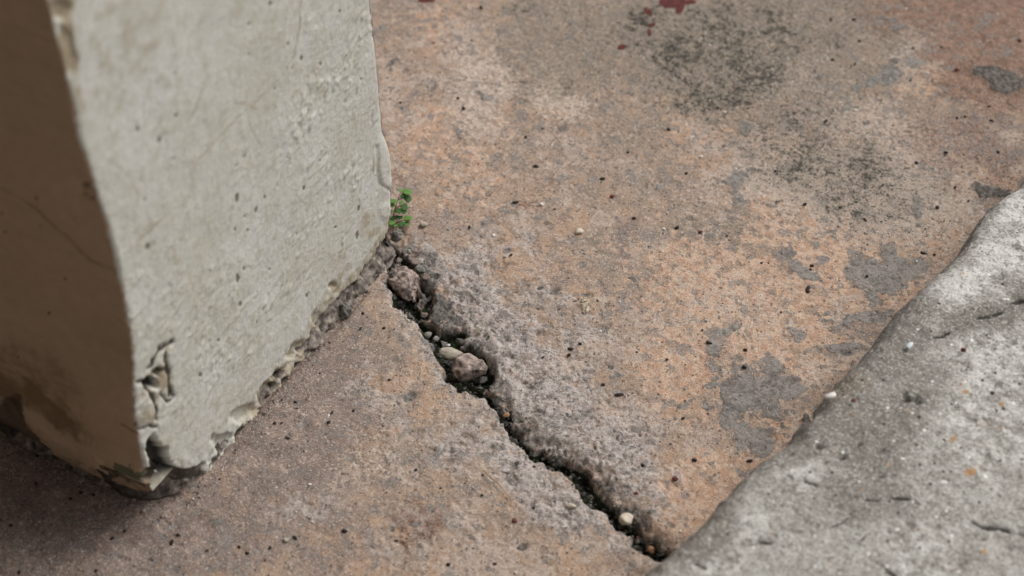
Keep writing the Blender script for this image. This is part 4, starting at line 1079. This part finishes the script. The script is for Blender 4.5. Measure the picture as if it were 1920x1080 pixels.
# ------------------------------------------------------------------ straw
def tube(name, pts, r, mat, parent=None, n=6):
    bm = bmesh.new(); rings = []
    P_ = [Vector(p) for p in pts]
    for i, p in enumerate(P_):
        d = (P_[min(i+1, len(P_)-1)]-P_[max(i-1, 0)]).normalized()
        a = d.orthogonal().normalized(); b = d.cross(a)
        rr = r*(1-.5*i/len(P_))
        rings.append([bm.verts.new(p+a*rr*math.cos(k*2*math.pi/n)+b*rr*math.sin(k*2*math.pi/n)) for k in range(n)])
    for i in range(len(rings)-1):
        for k in range(n):
            bm.faces.new((rings[i][k], rings[i][(k+1) % n], rings[i+1][(k+1) % n], rings[i+1][k]))
    bm.faces.new(rings[0]); bm.faces.new(rings[-1])
    for f in bm.faces: f.smooth = True
    me = bpy.data.meshes.new(name); bm.to_mesh(me); bm.free(); me.materials.append(mat)
    o = bpy.data.objects.new(name, me); COL.objects.link(o)
    if parent: o.parent = parent
    return o
pp = [(906, 881, .0015), (918, 893, .002), (935, 907, .0025), (947, 921, .002), (958, 936, .001)]
o = tube('dry_straw', [G(a, b, z+.001).tolist() for a, b, z in pp], .0007, M_STRAW)
tag(o, 'thin dry brown straw lying on the slab left of the crack', 'straw')

# ------------------------------------------------------------------ weed
def leaf_mesh(seed):
    r = random.Random(seed)
    bm = bmesh.new()
    prof = [(0, .05), (.15, .22), (.40, .50), (.62, .56), (.80, .38), (.93, .14), (1, .0)]
    rows = []
    for t, w in prof:
        bend = -.18*t*t
        rows.append([bm.verts.new((t, s*w*(1+.12*r.uniform(-1, 1)), bend + .16*abs(s)*w - (.05 if abs(s) == 1 else 0)*w)) for s in (-1, -.5, 0, .5, 1)])
    for i in range(len(rows)-1):
        for k in range(4):
            bm.faces.new((rows[i][k], rows[i+1][k], rows[i+1][k+1], rows[i][k+1]))
    ret = bmesh.ops.extrude_face_region(bm, geom=list(bm.faces))
    for v in [g for g in ret['geom'] if isinstance(g, bmesh.types.BMVert)]: v.co.z -= .045
    for f in bm.faces: f.smooth = True
    me = bpy.data.meshes.new('leaf'); bm.to_mesh(me); bm.free(); me.materials.append(M_LEAF)
    return me
def weed(base_px, stems, leaves, label):
    b = G(base_px[0], base_px[1], 0)
    root = bpy.data.objects.new('weed', None); COL.objects.link(root)
    root.location = b.tolist()
    tag(root, label, 'weed', 'little green weeds at the pillar corner')
    for st in stems:
        tube('stem', [(G(a, c, z)-b).tolist() for a, c, z in st], .0006, M_STEM, root)
    protos = [leaf_mesh(i) for i in range(4)]
    for m_ in protos[2:]: m_.materials[0] = M_LEAF_D
    for i, (a, c, z, L, ang, tilt) in enumerate(leaves):
        o = bpy.data.objects.new('leaf', protos[(i*3+1) % 4]); COL.objects.link(o)
        o.parent = root
        o.location = (G(a, c, z)-b).tolist()
        th = math.radians(ang)
        o.rotation_euler = Euler((rs.uniform(-.35, .35), math.radians(-tilt), th))
        L *= (1.3, .8, 1.1, 1.0)[i % 4]; o.scale = (L, L, L)
weed((738, 425), [[(736, 425, 0), (737, 408, .006), (741, 390, .012), (747, 372, .017), (753, 358, .02)], [(741, 392, .012), (750, 385, .014)], [(745, 375, .017), (756, 371, .016)]],
     [(754, 361, .022, .0075, 5, 10), (752, 360, .023, .0062, 100, 20), (754, 362, .021, .0060, -60, 5), (756, 371, .018, .0085, 0, -5), (746, 374, .019, .0066, 215, 10), (748, 378, .018, .006, -30, 5),
      (750, 386, .015, .0075, -20, 0), (746, 390, .014, .007, -75, 0), (742, 384, .016, .0055, 190, 10), (739, 396, .011, .006, 200, 10), (755, 392, .013, .0058, -70, 0)],
     'taller leafy green weed sprouting beside the far corner of the pillar')
weed((738, 428), [[(737, 428, 0), (743, 418, .004), (752, 414, .006), (758, 413, .007)], [(740, 424, .001), (738, 416, .005)]],
     [(756, 413, .007, .0075, 30, 10), (757, 416, .006, .0078, -35, 0), (752, 415, .007, .0058, -80, 0), (745, 411, .007, .0060, 130, 10), (741, 417, .006, .0062, 190, 10), (740, 420, .004, .0062, -60, 0), (748, 412, .008, .005, 60, 20), (738, 413, .007, .005, 110, 20)],
     'lower small green weed beneath the taller one at the pillar foot')
